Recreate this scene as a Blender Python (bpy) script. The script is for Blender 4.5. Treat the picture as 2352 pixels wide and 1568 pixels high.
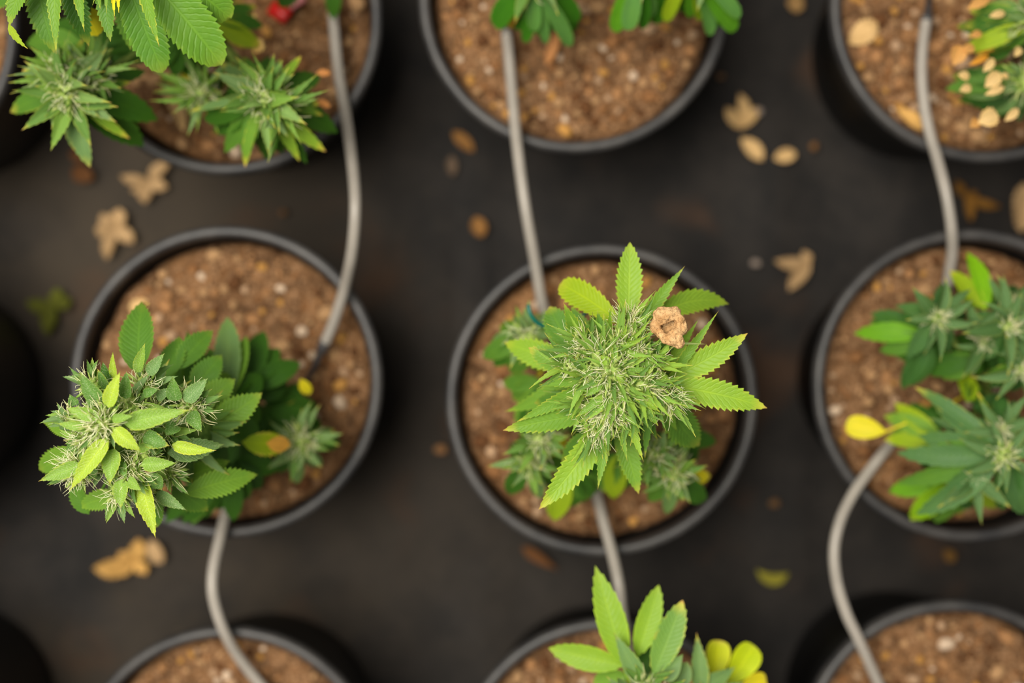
import bpy, math, random
import numpy as np
from mathutils import Vector, Matrix, Quaternion, noise

# ------------------------------------------------------------------ camera, light, exposure
sc = bpy.context.scene
for o in list(bpy.data.objects):
    bpy.data.objects.remove(o)
C = sc.collection

FPX = 2352 * 50.0 / 36.0          # focal length in pixels of the 2352 x 1568 frame
CAM_H = 1.507                     # lens height above the ground cloth (m)
FOCUS = 0.955
cam = bpy.data.cameras.new('camera')
cam.lens = 50.0; cam.sensor_width = 36.0; cam.sensor_fit = 'HORIZONTAL'
cam.clip_start = 0.02; cam.clip_end = 50
cam.dof.use_dof = True; cam.dof.focus_distance = FOCUS; cam.dof.aperture_fstop = 2.2
camo = bpy.data.objects.new('camera', cam); C.objects.link(camo)
camo.location = (0, 0, CAM_H); camo.rotation_euler = (0, 0, 0)
sc.camera = camo

w = bpy.data.worlds.new('greenhouse_daylight'); sc.world = w; w.use_nodes = True
bg = w.node_tree.nodes['Background']
bg.inputs[0].default_value = (1.0, 0.97, 0.90, 1); bg.inputs[1].default_value = 0.23

al = bpy.data.lights.new('added_key_light', 'AREA')  # unseen key light, added overhead left so brightness falls off rightward
al.shape = 'RECTANGLE'; al.size = 1.2; al.size_y = 1.0; al.energy = 104; al.color = (1.0, 0.955, 0.86)
alo = bpy.data.objects.new('added_key_light', al); C.objects.link(alo)
alo.location = (-0.55, 0.15, 2.65)
alo.rotation_euler = (Vector((0.0, 0.0, 0.2)) - alo.location).to_track_quat('-Z', 'Y').to_euler()

sc.view_settings.view_transform = 'Standard'; sc.view_settings.look = 'None'
sc.view_settings.exposure = 0.02; sc.view_settings.gamma = 1.0
sc.view_settings.use_curve_mapping = False

# ------------------------------------------------------------------ helpers
def P(px, py, z):
    """the point at height z that the lens sees at pixel (px, py)"""
    d = (CAM_H - z) / FPX
    return Vector(((px - 1176) * d, (784 - py) * d, z))
def S(px, z):
    """length in metres of px pixels at height z"""
    return px * (CAM_H - z) / FPX
def lin(r, g, b):
    f = lambda c: ((c / 255 + 0.055) / 1.055) ** 2.4 if c > 10 else c / 255 / 12.92
    return (f(r), f(g), f(b))

WM = {}
def place(o, M, parent=None):
    C.objects.link(o)
    if parent is not None:
        o.parent = parent; o.matrix_parent_inverse = WM[parent].inverted()
    o.matrix_basis = M; WM[o] = M
    return o
def mesh(name, v, f, mat, smooth=True, uv=None):
    m = bpy.data.meshes.new(name)
    m.from_pydata(v, [], f); m.materials.append(mat)
    if smooth:
        m.polygons.foreach_set('use_smooth', [True] * len(m.polygons))
    if uv is not None:
        l = m.uv_layers.new(name='UVMap')
        idx = np.empty(len(m.loops), dtype=np.int32); m.loops.foreach_get('vertex_index', idx)
        l.data.foreach_set('uv', np.asarray(uv, dtype=np.float32)[idx].ravel())
    return m
def obj(name, v, f, mat, parent=None, origin=None, smooth=True, uv=None, col=None):
    if origin is None:
        origin = Vector((0, 0, 0))
    v = [tuple(Vector(p) - origin) for p in v]
    o = bpy.data.objects.new(name, mesh(name, v, f, mat, smooth, uv))
    if col: o.color = col
    return place(o, Matrix.Translation(origin), parent)
def inst(name, me, M, parent=None, col=None):
    o = bpy.data.objects.new(name, me)
    if col: o.color = col
    return place(o, M, parent)
def empty(name, loc, label, cat, group=None):
    o = bpy.data.objects.new(name, None); o.empty_display_size = 0.02
    place(o, Matrix.Translation(loc)); tag(o, label, cat, group)
    return o
def tag(o, label=None, cat=None, group=None, kind=None):
    if label: o['label'] = label
    if cat: o['category'] = cat
    if group: o['group'] = group
    if kind: o['kind'] = kind
    return o

# ------------------------------------------------------------------ materials
def new_mat(name):
    m = bpy.data.materials.new(name); m.use_nodes = True
    nt = m.node_tree; b = nt.nodes['Principled BSDF']
    return m, nt, b
def N(nt, t, **kw):
    n = nt.nodes.new(t)
    for k, v in kw.items():
        setattr(n, k, v)
    return n
def math_node(nt, op, a, b=None, c=None, clamp=False):
    n = N(nt, 'ShaderNodeMath', operation=op); n.use_clamp = clamp
    for i, x in enumerate((a, b, c)):
        if x is None: continue
        if isinstance(x, (int, float)): n.inputs[i].default_value = x
        else: nt.links.new(x, n.inputs[i])
    return n.outputs[0]
def mapr(nt, x, a, b, c=0.0, d=1.0):
    n = N(nt, 'ShaderNodeMapRange'); n.interpolation_type = 'SMOOTHSTEP'
    nt.links.new(x, n.inputs[0])
    for i, q in enumerate((a, b, c, d)): n.inputs[i + 1].default_value = q
    return n.outputs[0]
def mixc(nt, fac, a, b, mode='MIX'):
    n = N(nt, 'ShaderNodeMix', data_type='RGBA', blend_type=mode)
    for i, x in ((0, fac), (6, a), (7, b)):
        if isinstance(x, (int, float)): n.inputs[i].default_value = x
        elif isinstance(x, tuple): n.inputs[i].default_value = (*x[:3], 1)
        else: nt.links.new(x, n.inputs[i])
    return n.outputs[2]
def noise_tex(nt, scale, detail=3, rough=0.55, coord='Object', vec=None):
    n = N(nt, 'ShaderNodeTexNoise'); n.inputs['Scale'].default_value = scale
    n.inputs['Detail'].default_value = detail; n.inputs['Roughness'].default_value = rough
    if vec is None:
        tc = N(nt, 'ShaderNodeTexCoord'); vec = tc.outputs[coord]
    nt.links.new(vec, n.inputs['Vector'])
    return n.outputs[0]

def leaf_material(name, frost=0.0):
    m, nt, b = new_mat(name); L = nt.links.new
    oi = N(nt, 'ShaderNodeObjectInfo')
    uvn = N(nt, 'ShaderNodeUVMap'); uvn.uv_map = 'UVMap'
    sp = N(nt, 'ShaderNodeSeparateXYZ'); L(uvn.outputs[0], sp.inputs[0])
    u = sp.outputs[0]; v = math_node(nt, 'ABSOLUTE', math_node(nt, 'SUBTRACT', math_node(nt, 'MULTIPLY', sp.outputs[1], 2.0), 1.0))
    # herringbone side veins and midrib
    ph = math_node(nt, 'FRACT', math_node(nt, 'SUBTRACT', math_node(nt, 'MULTIPLY', u, 15.0), math_node(nt, 'MULTIPLY', v, 2.4)))
    tri = math_node(nt, 'ABSOLUTE', math_node(nt, 'SUBTRACT', ph, 0.5))          # 0.5 on a vein
    vein = mapr(nt, tri, 0.30, 0.5)
    rib = mapr(nt, v, 0.10, 0.02)
    lines = math_node(nt, 'MAXIMUM', math_node(nt, 'MULTIPLY', vein, 0.45), rib)
    base = oi.outputs['Color']
    n1 = noise_tex(nt, 55, 3)
    c = mixc(nt, mapr(nt, n1, 0.3, 0.75, 0.0, 0.40), base, mixc(nt, 1.0, base, (1.28, 1.14, 0.65), 'MULTIPLY'))
    c = mixc(nt, math_node(nt, 'MULTIPLY', lines, 0.34), c, mixc(nt, 1.0, c, (1.75, 1.55, 1.5), 'MULTIPLY'))
    c = mixc(nt, mapr(nt, v, 0.80, 1.0, 0.0, 0.45), c, mixc(nt, 1.0, c, (1.6, 1.4, 1.2), 'MULTIPLY'))
    # yellowing margins and tips, brown very tip
    al_ = oi.outputs['Alpha']
    n2 = noise_tex(nt, 160, 2)
    ed = math_node(nt, 'MULTIPLY', mapr(nt, v, 0.72, 1.0), mapr(nt, n2, 0.42, 0.62))
    tp = mapr(nt, math_node(nt, 'ADD', u, math_node(nt, 'MULTIPLY', n2, 0.12)), 0.86, 1.04)
    yel = math_node(nt, 'MULTIPLY', math_node(nt, 'MAXIMUM', math_node(nt, 'MULTIPLY', ed, 0.6), tp), al_, clamp=True)
    c = mixc(nt, yel, c, lin(214, 200, 70))
    br = math_node(nt, 'MULTIPLY', mapr(nt, u, 0.945, 0.985), al_, clamp=True)
    c = mixc(nt, br, c, lin(205, 150, 90))
    if frost:
        fz = noise_tex(nt, 1500, 2)
        c = mixc(nt, math_node(nt, 'MULTIPLY', mapr(nt, fz, 0.5, 0.72), frost), c, lin(225, 228, 190))
    L(c, b.inputs['Base Color'])
    b.inputs['Roughness'].default_value = 0.52; b.inputs['Specular IOR Level'].default_value = 0.32
    bump = N(nt, 'ShaderNodeBump'); bump.inputs['Strength'].default_value = 0.36; bump.inputs['Distance'].default_value = 0.0012
    hgt = math_node(nt, 'SUBTRACT', math_node(nt, 'MULTIPLY', n2, 1.1), math_node(nt, 'MAXIMUM', vein, rib))
    L(hgt, bump.inputs['Height']); L(bump.outputs[0], b.inputs['Normal'])
    tr = N(nt, 'ShaderNodeBsdfTranslucent'); L(mixc(nt, 1.0, c, (1.0, 1.05, 0.55), 'MULTIPLY'), tr.inputs[0])
    mx = N(nt, 'ShaderNodeMixShader'); mx.inputs[0].default_value = 0.30
    L(b.outputs[0], mx.inputs[1]); L(tr.outputs[0], mx.inputs[2])
    L(mx.outputs[0], nt.nodes['Material Output'].inputs[0])
    return m
M_LEAF = leaf_material('cannabis_leaf')
M_SUGAR = leaf_material('sugar_leaf', 0.34)

def flat_mat(name, c1, c2=None, scale=60, rough=0.6, spec=0.3, bump=0.0, bscale=200, bdist=0.002, objcol=False, transl=0.0):
    m, nt, b = new_mat(name)
    if objcol:
        oi = N(nt, 'ShaderNodeObjectInfo'); base = oi.outputs['Color']
        c = mixc(nt, mapr(nt, noise_tex(nt, scale, 4), 0.3, 0.7), mixc(nt, 1.0, base, c1, 'MULTIPLY'), mixc(nt, 1.0, base, c2, 'MULTIPLY'))
    elif c2 is not None:
        c = mixc(nt, mapr(nt, noise_tex(nt, scale, 4), 0.3, 0.7), c1, c2)
    else:
        c = None
    if c is not None: nt.links.new(c, b.inputs['Base Color'])
    else: b.inputs['Base Color'].default_value = (*c1, 1)
    b.inputs['Roughness'].default_value = rough; b.inputs['Specular IOR Level'].default_value = spec
    if bump:
        bn = N(nt, 'ShaderNodeBump'); bn.inputs['Strength'].default_value = bump; bn.inputs['Distance'].default_value = bdist
        nt.links.new(noise_tex(nt, bscale, 4, 0.65), bn.inputs['Height']); nt.links.new(bn.outputs[0], b.inputs['Normal'])
    if transl:
        tr = N(nt, 'ShaderNodeBsdfTranslucent')
        if c is not None: nt.links.new(c, tr.inputs[0])
        else: tr.inputs[0].default_value = (*c1, 1)
        mx = N(nt, 'ShaderNodeMixShader'); mx.inputs[0].default_value = transl
        nt.links.new(b.outputs[0], mx.inputs[1]); nt.links.new(tr.outputs[0], mx.inputs[2])
        nt.links.new(mx.outputs[0], nt.nodes['Material Output'].inputs[0])
    return m

M_WALL = flat_mat('black_pot_plastic', (0.006, 0.006, 0.0065), (0.010, 0.0095, 0.009), 30, 0.5, 0.22, 0.15, 300)
M_RIM = flat_mat('dusty_pot_rim', lin(38, 37, 38), lin(66, 63, 61), 22, 0.48, 0.4, 0.2, 400, 0.0006)
M_SOIL = None
def soil_material():
    m, nt, b = new_mat('peat_soil'); L = nt.links.new
    n1 = noise_tex(nt, 28, 5, 0.65); n2 = noise_tex(nt, 130, 4, 0.7); n3 = noise_tex(nt, 9, 2)
    c = mixc(nt, mapr(nt, n1, 0.32, 0.68), lin(74, 49, 29), lin(130, 94, 62))
    c = mixc(nt, mapr(nt, n2, 0.45, 0.70, 0, 0.75), c, lin(164, 126, 92))
    c = mixc(nt, mapr(nt, n3, 0.45, 0.7, 0, 0.35), c, lin(132, 90, 50))
    c = mixc(nt, mapr(nt, n2, 0.42, 0.28, 0, 0.8), c, lin(50, 33, 20))
    L(c, b.inputs['Base Color']); b.inputs['Roughness'].default_value = 0.9; b.inputs['Specular IOR Level'].default_value = 0.15
    bn = N(nt, 'ShaderNodeBump'); bn.inputs['Strength'].default_value = 0.9; bn.inputs['Distance'].default_value = 0.004
    L(n2, bn.inputs['Height']); L(bn.outputs[0], b.inputs['Normal'])
    return m
M_SOIL = soil_material()
M_CRUMB = flat_mat('soil_crumbs', lin(70, 48, 30), lin(164, 126, 90), 70, 0.9, 0.15, 0.6, 600, 0.001)
M_CHIP = flat_mat('soil_chip', (0.7, 0.66, 0.6), (1.05, 1.03, 1.0), 90, 0.85, 0.2, 0.6, 700, 0.001, objcol=True)
M_TUBE = flat_mat('grey_drip_tube', lin(164, 156, 146), lin(140, 133, 124), 14, 0.42, 0.4, 0.1, 300, 0.0006)
M_STAKE = flat_mat('dark_stake_plastic', lin(46, 45, 48), lin(66, 63, 62), 60, 0.5, 0.4)
M_STEM = flat_mat('plant_stem', lin(96, 120, 48), lin(128, 146, 66), 80, 0.6, 0.3, 0.3, 400, 0.0006)
M_CALYX = flat_mat('flower_calyx', lin(110, 150, 54), lin(186, 200, 108), 260, 0.6, 0.3, 0.5, 1500, 0.0006, transl=0.2)
M_CORE = flat_mat('flower_core', lin(70, 104, 34), lin(112, 140, 60), 160, 0.7, 0.2, 0.6, 900, 0.001)
M_PISTIL = flat_mat('pistil_hair', lin(248, 250, 216), lin(240, 234, 180), 90, 0.5, 0.3, transl=0.35)
M_TIE = flat_mat('green_wire_coating', lin(8, 78, 66), lin(10, 92, 76), 60, 0.4, 0.4)
M_DRY = flat_mat('dry_leaf', (0.9, 0.86, 0.78), (1.3, 1.28, 1.25), 60, 0.85, 0.15, 0.5, 260, 0.0015, objcol=True, transl=0.12)

def clod_material():
    m, nt, b = new_mat('crumbly_clod'); L = nt.links.new
    n1 = noise_tex(nt, 140, 4, 0.6); n2 = noise_tex(nt, 700, 4, 0.7)
    c = mixc(nt, mapr(nt, n1, 0.3, 0.7), lin(188, 142, 92), lin(228, 186, 134))
    c = mixc(nt, mapr(nt, n2, 0.44, 0.33, 0, 0.85), c, lin(92, 56, 28))
    L(c, b.inputs['Base Color']); b.inputs['Roughness'].default_value = 0.9; b.inputs['Specular IOR Level'].default_value = 0.15
    bn = N(nt, 'ShaderNodeBump'); bn.inputs['Strength'].default_value = 1.0; bn.inputs['Distance'].default_value = 0.0016
    L(n2, bn.inputs['Height']); L(bn.outputs[0], b.inputs['Normal'])
    return m
M_CLOD = clod_material()

def cloth_material():
    m, nt, b = new_mat('weed_barrier_cloth'); L = nt.links.new
    tc = N(nt, 'ShaderNodeTexCoord')
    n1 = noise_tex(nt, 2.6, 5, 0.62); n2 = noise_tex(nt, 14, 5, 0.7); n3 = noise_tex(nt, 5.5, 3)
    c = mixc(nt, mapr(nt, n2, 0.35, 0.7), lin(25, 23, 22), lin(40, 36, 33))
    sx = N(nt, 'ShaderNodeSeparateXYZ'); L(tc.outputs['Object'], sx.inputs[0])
    silt_and_shade = math_node(nt, 'MULTIPLY', mapr(nt, n1, 0.38, 0.62, 0, 0.9), mapr(nt, math_node(nt, 'ADD', sx.outputs[0], math_node(nt, 'MULTIPLY', n3, 0.5)), 0.40, -0.15, 0.08, 1.0))
    c = mixc(nt, silt_and_shade, c, lin(62, 53, 42))        # dried silty film; rightward darkening paints side shade into the colour
    c = mixc(nt, mapr(nt, n3, 0.55, 0.72, 0, 0.6), c, lin(76, 52, 34))         # brown peat stains
    L(c, b.inputs['Base Color']); b.inputs['Roughness'].default_value = 0.75; b.inputs['Specular IOR Level'].default_value = 0.2
    wv = N(nt, 'ShaderNodeTexChecker'); wv.inputs['Scale'].default_value = 420
    L(tc.outputs['Object'], wv.inputs['Vector'])
    bn = N(nt, 'ShaderNodeBump'); bn.inputs['Strength'].default_value = 0.4; bn.inputs['Distance'].default_value = 0.0008
    L(wv.outputs[1], bn.inputs['Height']); L(bn.outputs[0], b.inputs['Normal'])
    return m
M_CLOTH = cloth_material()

# ------------------------------------------------------------------ lump of dried growing medium (mesh only; placed on the plant below)
def clod_mesh():
    import bmesh
    z0 = .560; bm = bmesh.new(); k = S(1, z0); c0 = P(1535, 748, z0)
    #  x, y (px), height, radii in px (x, y, z)
    for i, (x, y, dz, rx, ry, rz) in enumerate(((1526, 723, .002, 27, 19, 20), (1547, 716, .001, 17, 12, 18), (1505, 750, -.001, 13, 19, 17), (1563, 750, .000, 16, 20, 18), (1543, 778, .003, 26, 15, 19),
                                                (1558, 786, .002, 15, 15, 16), (1520, 735, .003, 13, 12, 14), (1562, 736, .002, 12, 12, 14), (1533, 752, -.010, 30, 24, 12), (1552, 766, .003, 18, 13, 17), (1516, 766, .000, 11, 11, 13))):
        r = bmesh.ops.create_icosphere(bm, subdivisions=4, radius=1)
        c = P(x, y, z0 + dz)
        for q in r['verts']:
            d = q.co.copy(); n = 1 + .20 * noise.noise(d * 2.1 + Vector((i * 5, 1, 3))) + .12 * noise.noise(d * 5 + Vector((2, i * 3, 8)))
            q.co = c - c0 + Vector((d.x * rx, d.y * ry, d.z * rz)) * (k * n)
    m0 = bpy.data.meshes.new('clod_lobes'); bm.to_mesh(m0); bm.free()
    tmp = bpy.data.objects.new('clod_tmp', m0); C.objects.link(tmp)
    md = tmp.modifiers.new('r', 'REMESH'); md.mode = 'VOXEL'; md.voxel_size = .0008
    m = bpy.data.meshes.new_from_object(tmp.evaluated_get(bpy.context.evaluated_depsgraph_get()))
    bpy.data.objects.remove(tmp); m.name = 'dried_clod'
    m.materials.clear(); m.materials.append(M_CLOD)
    for q in m.vertices:
        p = q.co * 400; f_ = noise.noise(p) + .6 * noise.noise(p * 2.3)
        q.co = q.co - q.normal * (.0017 * max(0, f_ - .05) - .0006 * noise.noise(p * .6))
    m.polygons.foreach_set('use_smooth', [True] * len(m.polygons))
    return m, c0
CLOD_MESH, CLOD_AT = clod_mesh()

# ------------------------------------------------------------------ ground cloth
def ground():
    nx, ny = 150, 110; X, Y = 3.4, 2.4
    v = []; f = []
    for j in range(ny + 1):
        for i in range(nx + 1):
            x = (i / nx - 0.5) * X; y = (j / ny - 0.5) * Y
            z = 0.006 * noise.noise(Vector((x * 4, y * 1.6, 3))) + 0.003 * noise.noise(Vector((x * 13, y * 5, 9)))
            z += 0.016 * math.exp(-((x + 0.045 + 0.012 * math.sin(y * 5)) / 0.012) ** 2)       # lengthwise crease
            z += 0.012 * math.exp(-((x - 0.30 + 0.02 * math.sin(y * 4 + 1)) / 0.010) ** 2)
            v.append((x, y, z - 0.012))
    for j in range(ny):
        for i in range(nx):
            a = j * (nx + 1) + i
            f.append((a, a + 1, a + nx + 2, a + nx + 1))
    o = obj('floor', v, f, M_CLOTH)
    tag(o, 'dark woven weed barrier cloth covering the ground under the pots', 'ground cloth', kind='structure')
ground()

# ------------------------------------------------------------------ pots and soil
RIM_Z = 0.240; RIM_R = 0.140; SOIL_Z = 0.206
def lathe(prof, seg=72, close=False):
    v = []; f = []; n = len(prof)
    for k in range(seg):
        a = 2 * math.pi * k / seg; ca, sa = math.cos(a), math.sin(a)
        v += [(r * ca, r * sa, z) for r, z in prof]
    for k in range(seg):
        k2 = (k + 1) % seg
        for i in range(n if close else n - 1):
            i2 = (i + 1) % n
            f.append((k * n + i, k2 * n + i, k2 * n + i2, k * n + i2))
    return v, f
body_prof = [(0.001, 0.004), (0.080, 0.004), (0.098, 0.0), (0.106, 0.003), (0.108, 0.010), (0.1245, 0.150), (0.127, 0.152), (0.1335, 0.212), (0.1335, 0.228), (0.1305, 0.228), (0.1295, 0.205), (0.121, 0.14), (0.118, 0.14)]
rim_prof = []
for k in range(14):
    a = 2 * math.pi * k / 14
    ca, sa = math.cos(a), math.sin(a)
    rim_prof.append((0.1345 + 0.0055 * math.copysign(abs(ca) ** 0.7, ca), 0.2315 + 0.0085 * math.copysign(abs(sa) ** 0.8, sa)))
bv, bf = lathe(body_prof); BODY = mesh('pot_body', bv, bf, M_WALL)
rv, rf = lathe(rim_prof, close=True); RIM = mesh('pot_rim', rv, [q[::-1] for q in rf], M_RIM)

def chip_mesh(seed, flat=0.7, lump=0.35):
    import bmesh
    bm = bmesh.new(); bmesh.ops.create_icosphere(bm, subdivisions=2 if seed < 6 else 1, radius=1)
    off = Vector((seed * 7.3, seed * 3.1, seed * 1.7)); r = random.Random(seed)
    sx, sy = r.uniform(0.75, 1.35), r.uniform(0.65, 1.0)
    for q in bm.verts:
        d = 1 + lump * noise.noise(q.co * 1.4 + off)
        q.co = Vector((q.co.x * sx * d, q.co.y * sy * d, q.co.z * flat * d))
    m = bpy.data.meshes.new('soil_chip'); bm.to_mesh(m); bm.free(); m.materials.append(M_CHIP)
    m.polygons.foreach_set('use_smooth', [True] * len(m.polygons))
    return m
CHIPS = [chip_mesh(s) for s in range(9)]

def soil_height(x, y, off):
    p = Vector((x * 22, y * 22, off)); q = Vector((x * 75, y * 75, off + 5))
    return 0.007 * noise.noise(p) + 0.0055 * noise.noise(q)

def make_soil_mesh(off):
    v = [(0, 0, soil_height(0, 0, off))]; f = []
    R = 34; seg = 96
    for i in range(1, R + 1):
        r = 0.1265 * i / R
        for k in range(seg):
            a = 2 * math.pi * (k + 0.5 * (i % 2)) / seg; x, y = r * math.cos(a), r * math.sin(a)
            dz = (0, -0.0015, -0.004, -0.008)[max(0, i - R + 3)]
            v.append((x, y, soil_height(x, y, off) + dz))
    for k in range(seg):
        f.append((0, 1 + k, 1 + (k + 1) % seg))
    for i in range(1, R):
        a0 = 1 + (i - 1) * seg; b0 = 1 + i * seg
        for k in range(seg):
            k2 = (k + 1) % seg
            f.append((a0 + k, b0 + k, b0 + k2, a0 + k2))
    # skirt down the pot wall so that the bed has depth
    base = len(v); a0 = 1 + (R - 1) * seg
    for k in range(seg):
        x, y, z = v[a0 + k]; v.append((x * 0.90, y * 0.90, -0.06))
    for k in range(seg):
        f.append((a0 + k, base + k, base + (k + 1) % seg, a0 + (k + 1) % seg))
    return mesh('soil_bed', v, f, M_SOIL)

def crumbs_mesh(off, n=1900):
    r = random.Random(int(off * 10)); v = []; f = []
    T = (1 + 5 ** 0.5) / 2
    ico = [(-1, T, 0), (1, T, 0), (-1, -T, 0), (1, -T, 0), (0, -1, T), (0, 1, T), (0, -1, -T), (0, 1, -T), (T, 0, -1), (T, 0, 1), (-T, 0, -1), (-T, 0, 1)]
    fc = [(0, 11, 5), (0, 5, 1), (0, 1, 7), (0, 7, 10), (0, 10, 11), (1, 5, 9), (5, 11, 4), (11, 10, 2), (10, 7, 6), (7, 1, 8), (3, 9, 4), (3, 4, 2), (3, 2, 6), (3, 6, 8), (3, 8, 9), (4, 9, 5), (2, 4, 11), (6, 2, 10), (8, 6, 7), (9, 8, 1)]
    for _ in range(n):
        rr = 0.119 * math.sqrt(r.random()); a = r.uniform(0, 2 * math.pi); x, y = rr * math.cos(a), rr * math.sin(a)
        s = r.uniform(0.0008, 0.0026) / 1.9
        z = soil_height(x, y, off) + s * 0.6; b0 = len(v)
        e = (r.uniform(0.7, 1.4), r.uniform(0.7, 1.4), r.uniform(0.5, 1.0)); t = r.uniform(0, 6.28); ct, st = math.cos(t), math.sin(t)
        for p in ico:
            j = r.uniform(0.8, 1.2); px, py, pz = p[0] * s * e[0] * j, p[1] * s * e[1] * j, p[2] * s * e[2] * j
            v.append((x + px * ct - py * st, y + px * st + py * ct, z + pz))
        f += [tuple(b0 + i for i in t3) for t3 in fc]
    return mesh('crumbs', v, f, M_CRUMB)
SOILS = [(o, make_soil_mesh(o), crumbs_mesh(o)) for o in (1.0, 14.0, 37.0)]

CHIP_COLS = [((200, 158, 114), 6), ((210, 156, 84), 4), ((184, 136, 92), 7), ((234, 208, 182), 2), ((208, 172, 138), 3), ((156, 110, 70), 6), ((112, 74, 44), 4)]
CHIP_BAG = [c for c, n in CHIP_COLS for _ in range(n)]
def in_view(p, m=60):
    d = CAM_H - p.z; x = 1176 + p.x * FPX / d; y = 784 - p.y * FPX / d
    return -m < x < 2352 + m and -m < y < 1568 + m

def make_pot(cx, cy, label, soil_label, si, nchips, seed):
    c = P(cx, cy, RIM_Z); base = Vector((c.x, c.y, 0))
    pot = empty('plastic_pot', base, label, 'pot', 'round black nursery pots in rows')
    r = random.Random(seed); rot = Matrix.Rotation(r.uniform(0, 6.28), 4, 'Z')
    M = Matrix.Translation(base) @ rot
    inst('body', BODY, M, pot); inst('rim', RIM, M, pot)
    if soil_label is None: return base
    off, sm, cm = SOILS[si]
    Ms = Matrix.Translation((c.x, c.y, SOIL_Z)) @ rot
    bed = inst('soil_bed', sm, Ms); tag(bed, soil_label, 'soil', 'soil in the pots')
    k = inst('crumbs', cm, Ms, bed); tag(k, kind='stuff')
    made = 0; tries = 0; used = []
    while made < nchips and tries < nchips * 5:
        tries += 1
        rr = 0.118 * math.sqrt(r.random()); a = r.uniform(0, 6.28); x, y = rr * math.cos(a), rr * math.sin(a)
        big = r.random()
        s = r.uniform(0.0026, 0.0046) if big < 0.68 else r.uniform(0.0046, 0.0078)
        if any((x - ux) ** 2 + (y - uy) ** 2 < (0.8 * (s + us)) ** 2 for ux, uy, us in used): continue
        Mp = Ms @ Matrix.Translation((x, y, soil_height(x, y, off) + s * 0.38))
        if not in_view(Mp.translation): continue
        used.append((x, y, s))
        cc = r.choice(CHIP_BAG); kcol = r.uniform(0.85, 1.1)
        name = 'perlite' if cc[2] > 130 else 'bark_chip'
        q = Mp @ Matrix.Rotation(r.uniform(0, 6.28), 4, 'Z') @ Matrix.Rotation(r.uniform(-0.4, 0.4), 4, 'X') @ Matrix.Scale(s, 4)
        lc = lin(*cc); inst(name, CHIPS[r.randrange(9)], q, bed, (lc[0] * kcol, lc[1] * kcol, lc[2] * kcol, 1)); made += 1
    return base

POTS = {
    'left': (518, 877), 'centre': (1383, 919), 'right': (2229, 885),
    'top_left': (517, 40), 'top_centre': (1320, -10), 'top_right': (2268, 12),
    'low_left': (518, 1800), 'low_centre': (1400, 1782), 'low_right': (2195, 1740),
}
make_pot(*POTS['left'], 'black round pot holding the leaning frosty plant, second row left', 'brown peaty soil around the leaning frosty plant', 0, 270, 1)
make_pot(*POTS['centre'], 'black round pot under the upright plant with the tan clod', 'brown peaty soil under the upright plant with the tan clod', 1, 240, 2)
make_pot(*POTS['right'], 'black round pot at the right edge, second row', 'brown soil in the right edge pot with the yellow leaf', 2, 230, 3)
make_pot(*POTS['top_left'], 'black round pot in the top left with the red tag', 'brown soil of the top left pot with the red tag', 1, 220, 4)
make_pot(*POTS['top_centre'], 'black round pot at the top centre, mostly bare soil', 'bare light brown soil of the top centre pot', 2, 220, 5)
make_pot(*POTS['top_right'], 'black round pot in the top right corner', 'brown soil in the top right corner pot', 0, 200, 6)
make_pot(*POTS['low_left'], 'black round pot cut by the bottom edge on the left', 'light brown soil of the bottom left pot', 2, 110, 7)
make_pot(*POTS['low_centre'], 'black round pot cut by the bottom edge in the middle', 'dark brown soil of the bottom middle pot', 0, 100, 8)
make_pot(*POTS['low_right'], 'black round pot cut by the bottom edge on the right', 'brown soil of the bottom right pot', 1, 110, 9)
make_pot(-322, 62, 'black round pot cut by the top left edge, only rim and wall showing', 'sliver of brown soil at the top left edge', 0, 40, 10)
make_pot(-385, 905, 'black pot wall at the left edge, middle row', 'brown soil of the left edge pot, middle row', 1, 0, 11)
make_pot(-350, 1770, 'black pot wall in the bottom left corner', 'brown soil of the bottom left corner pot', 2, 0, 12)

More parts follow.
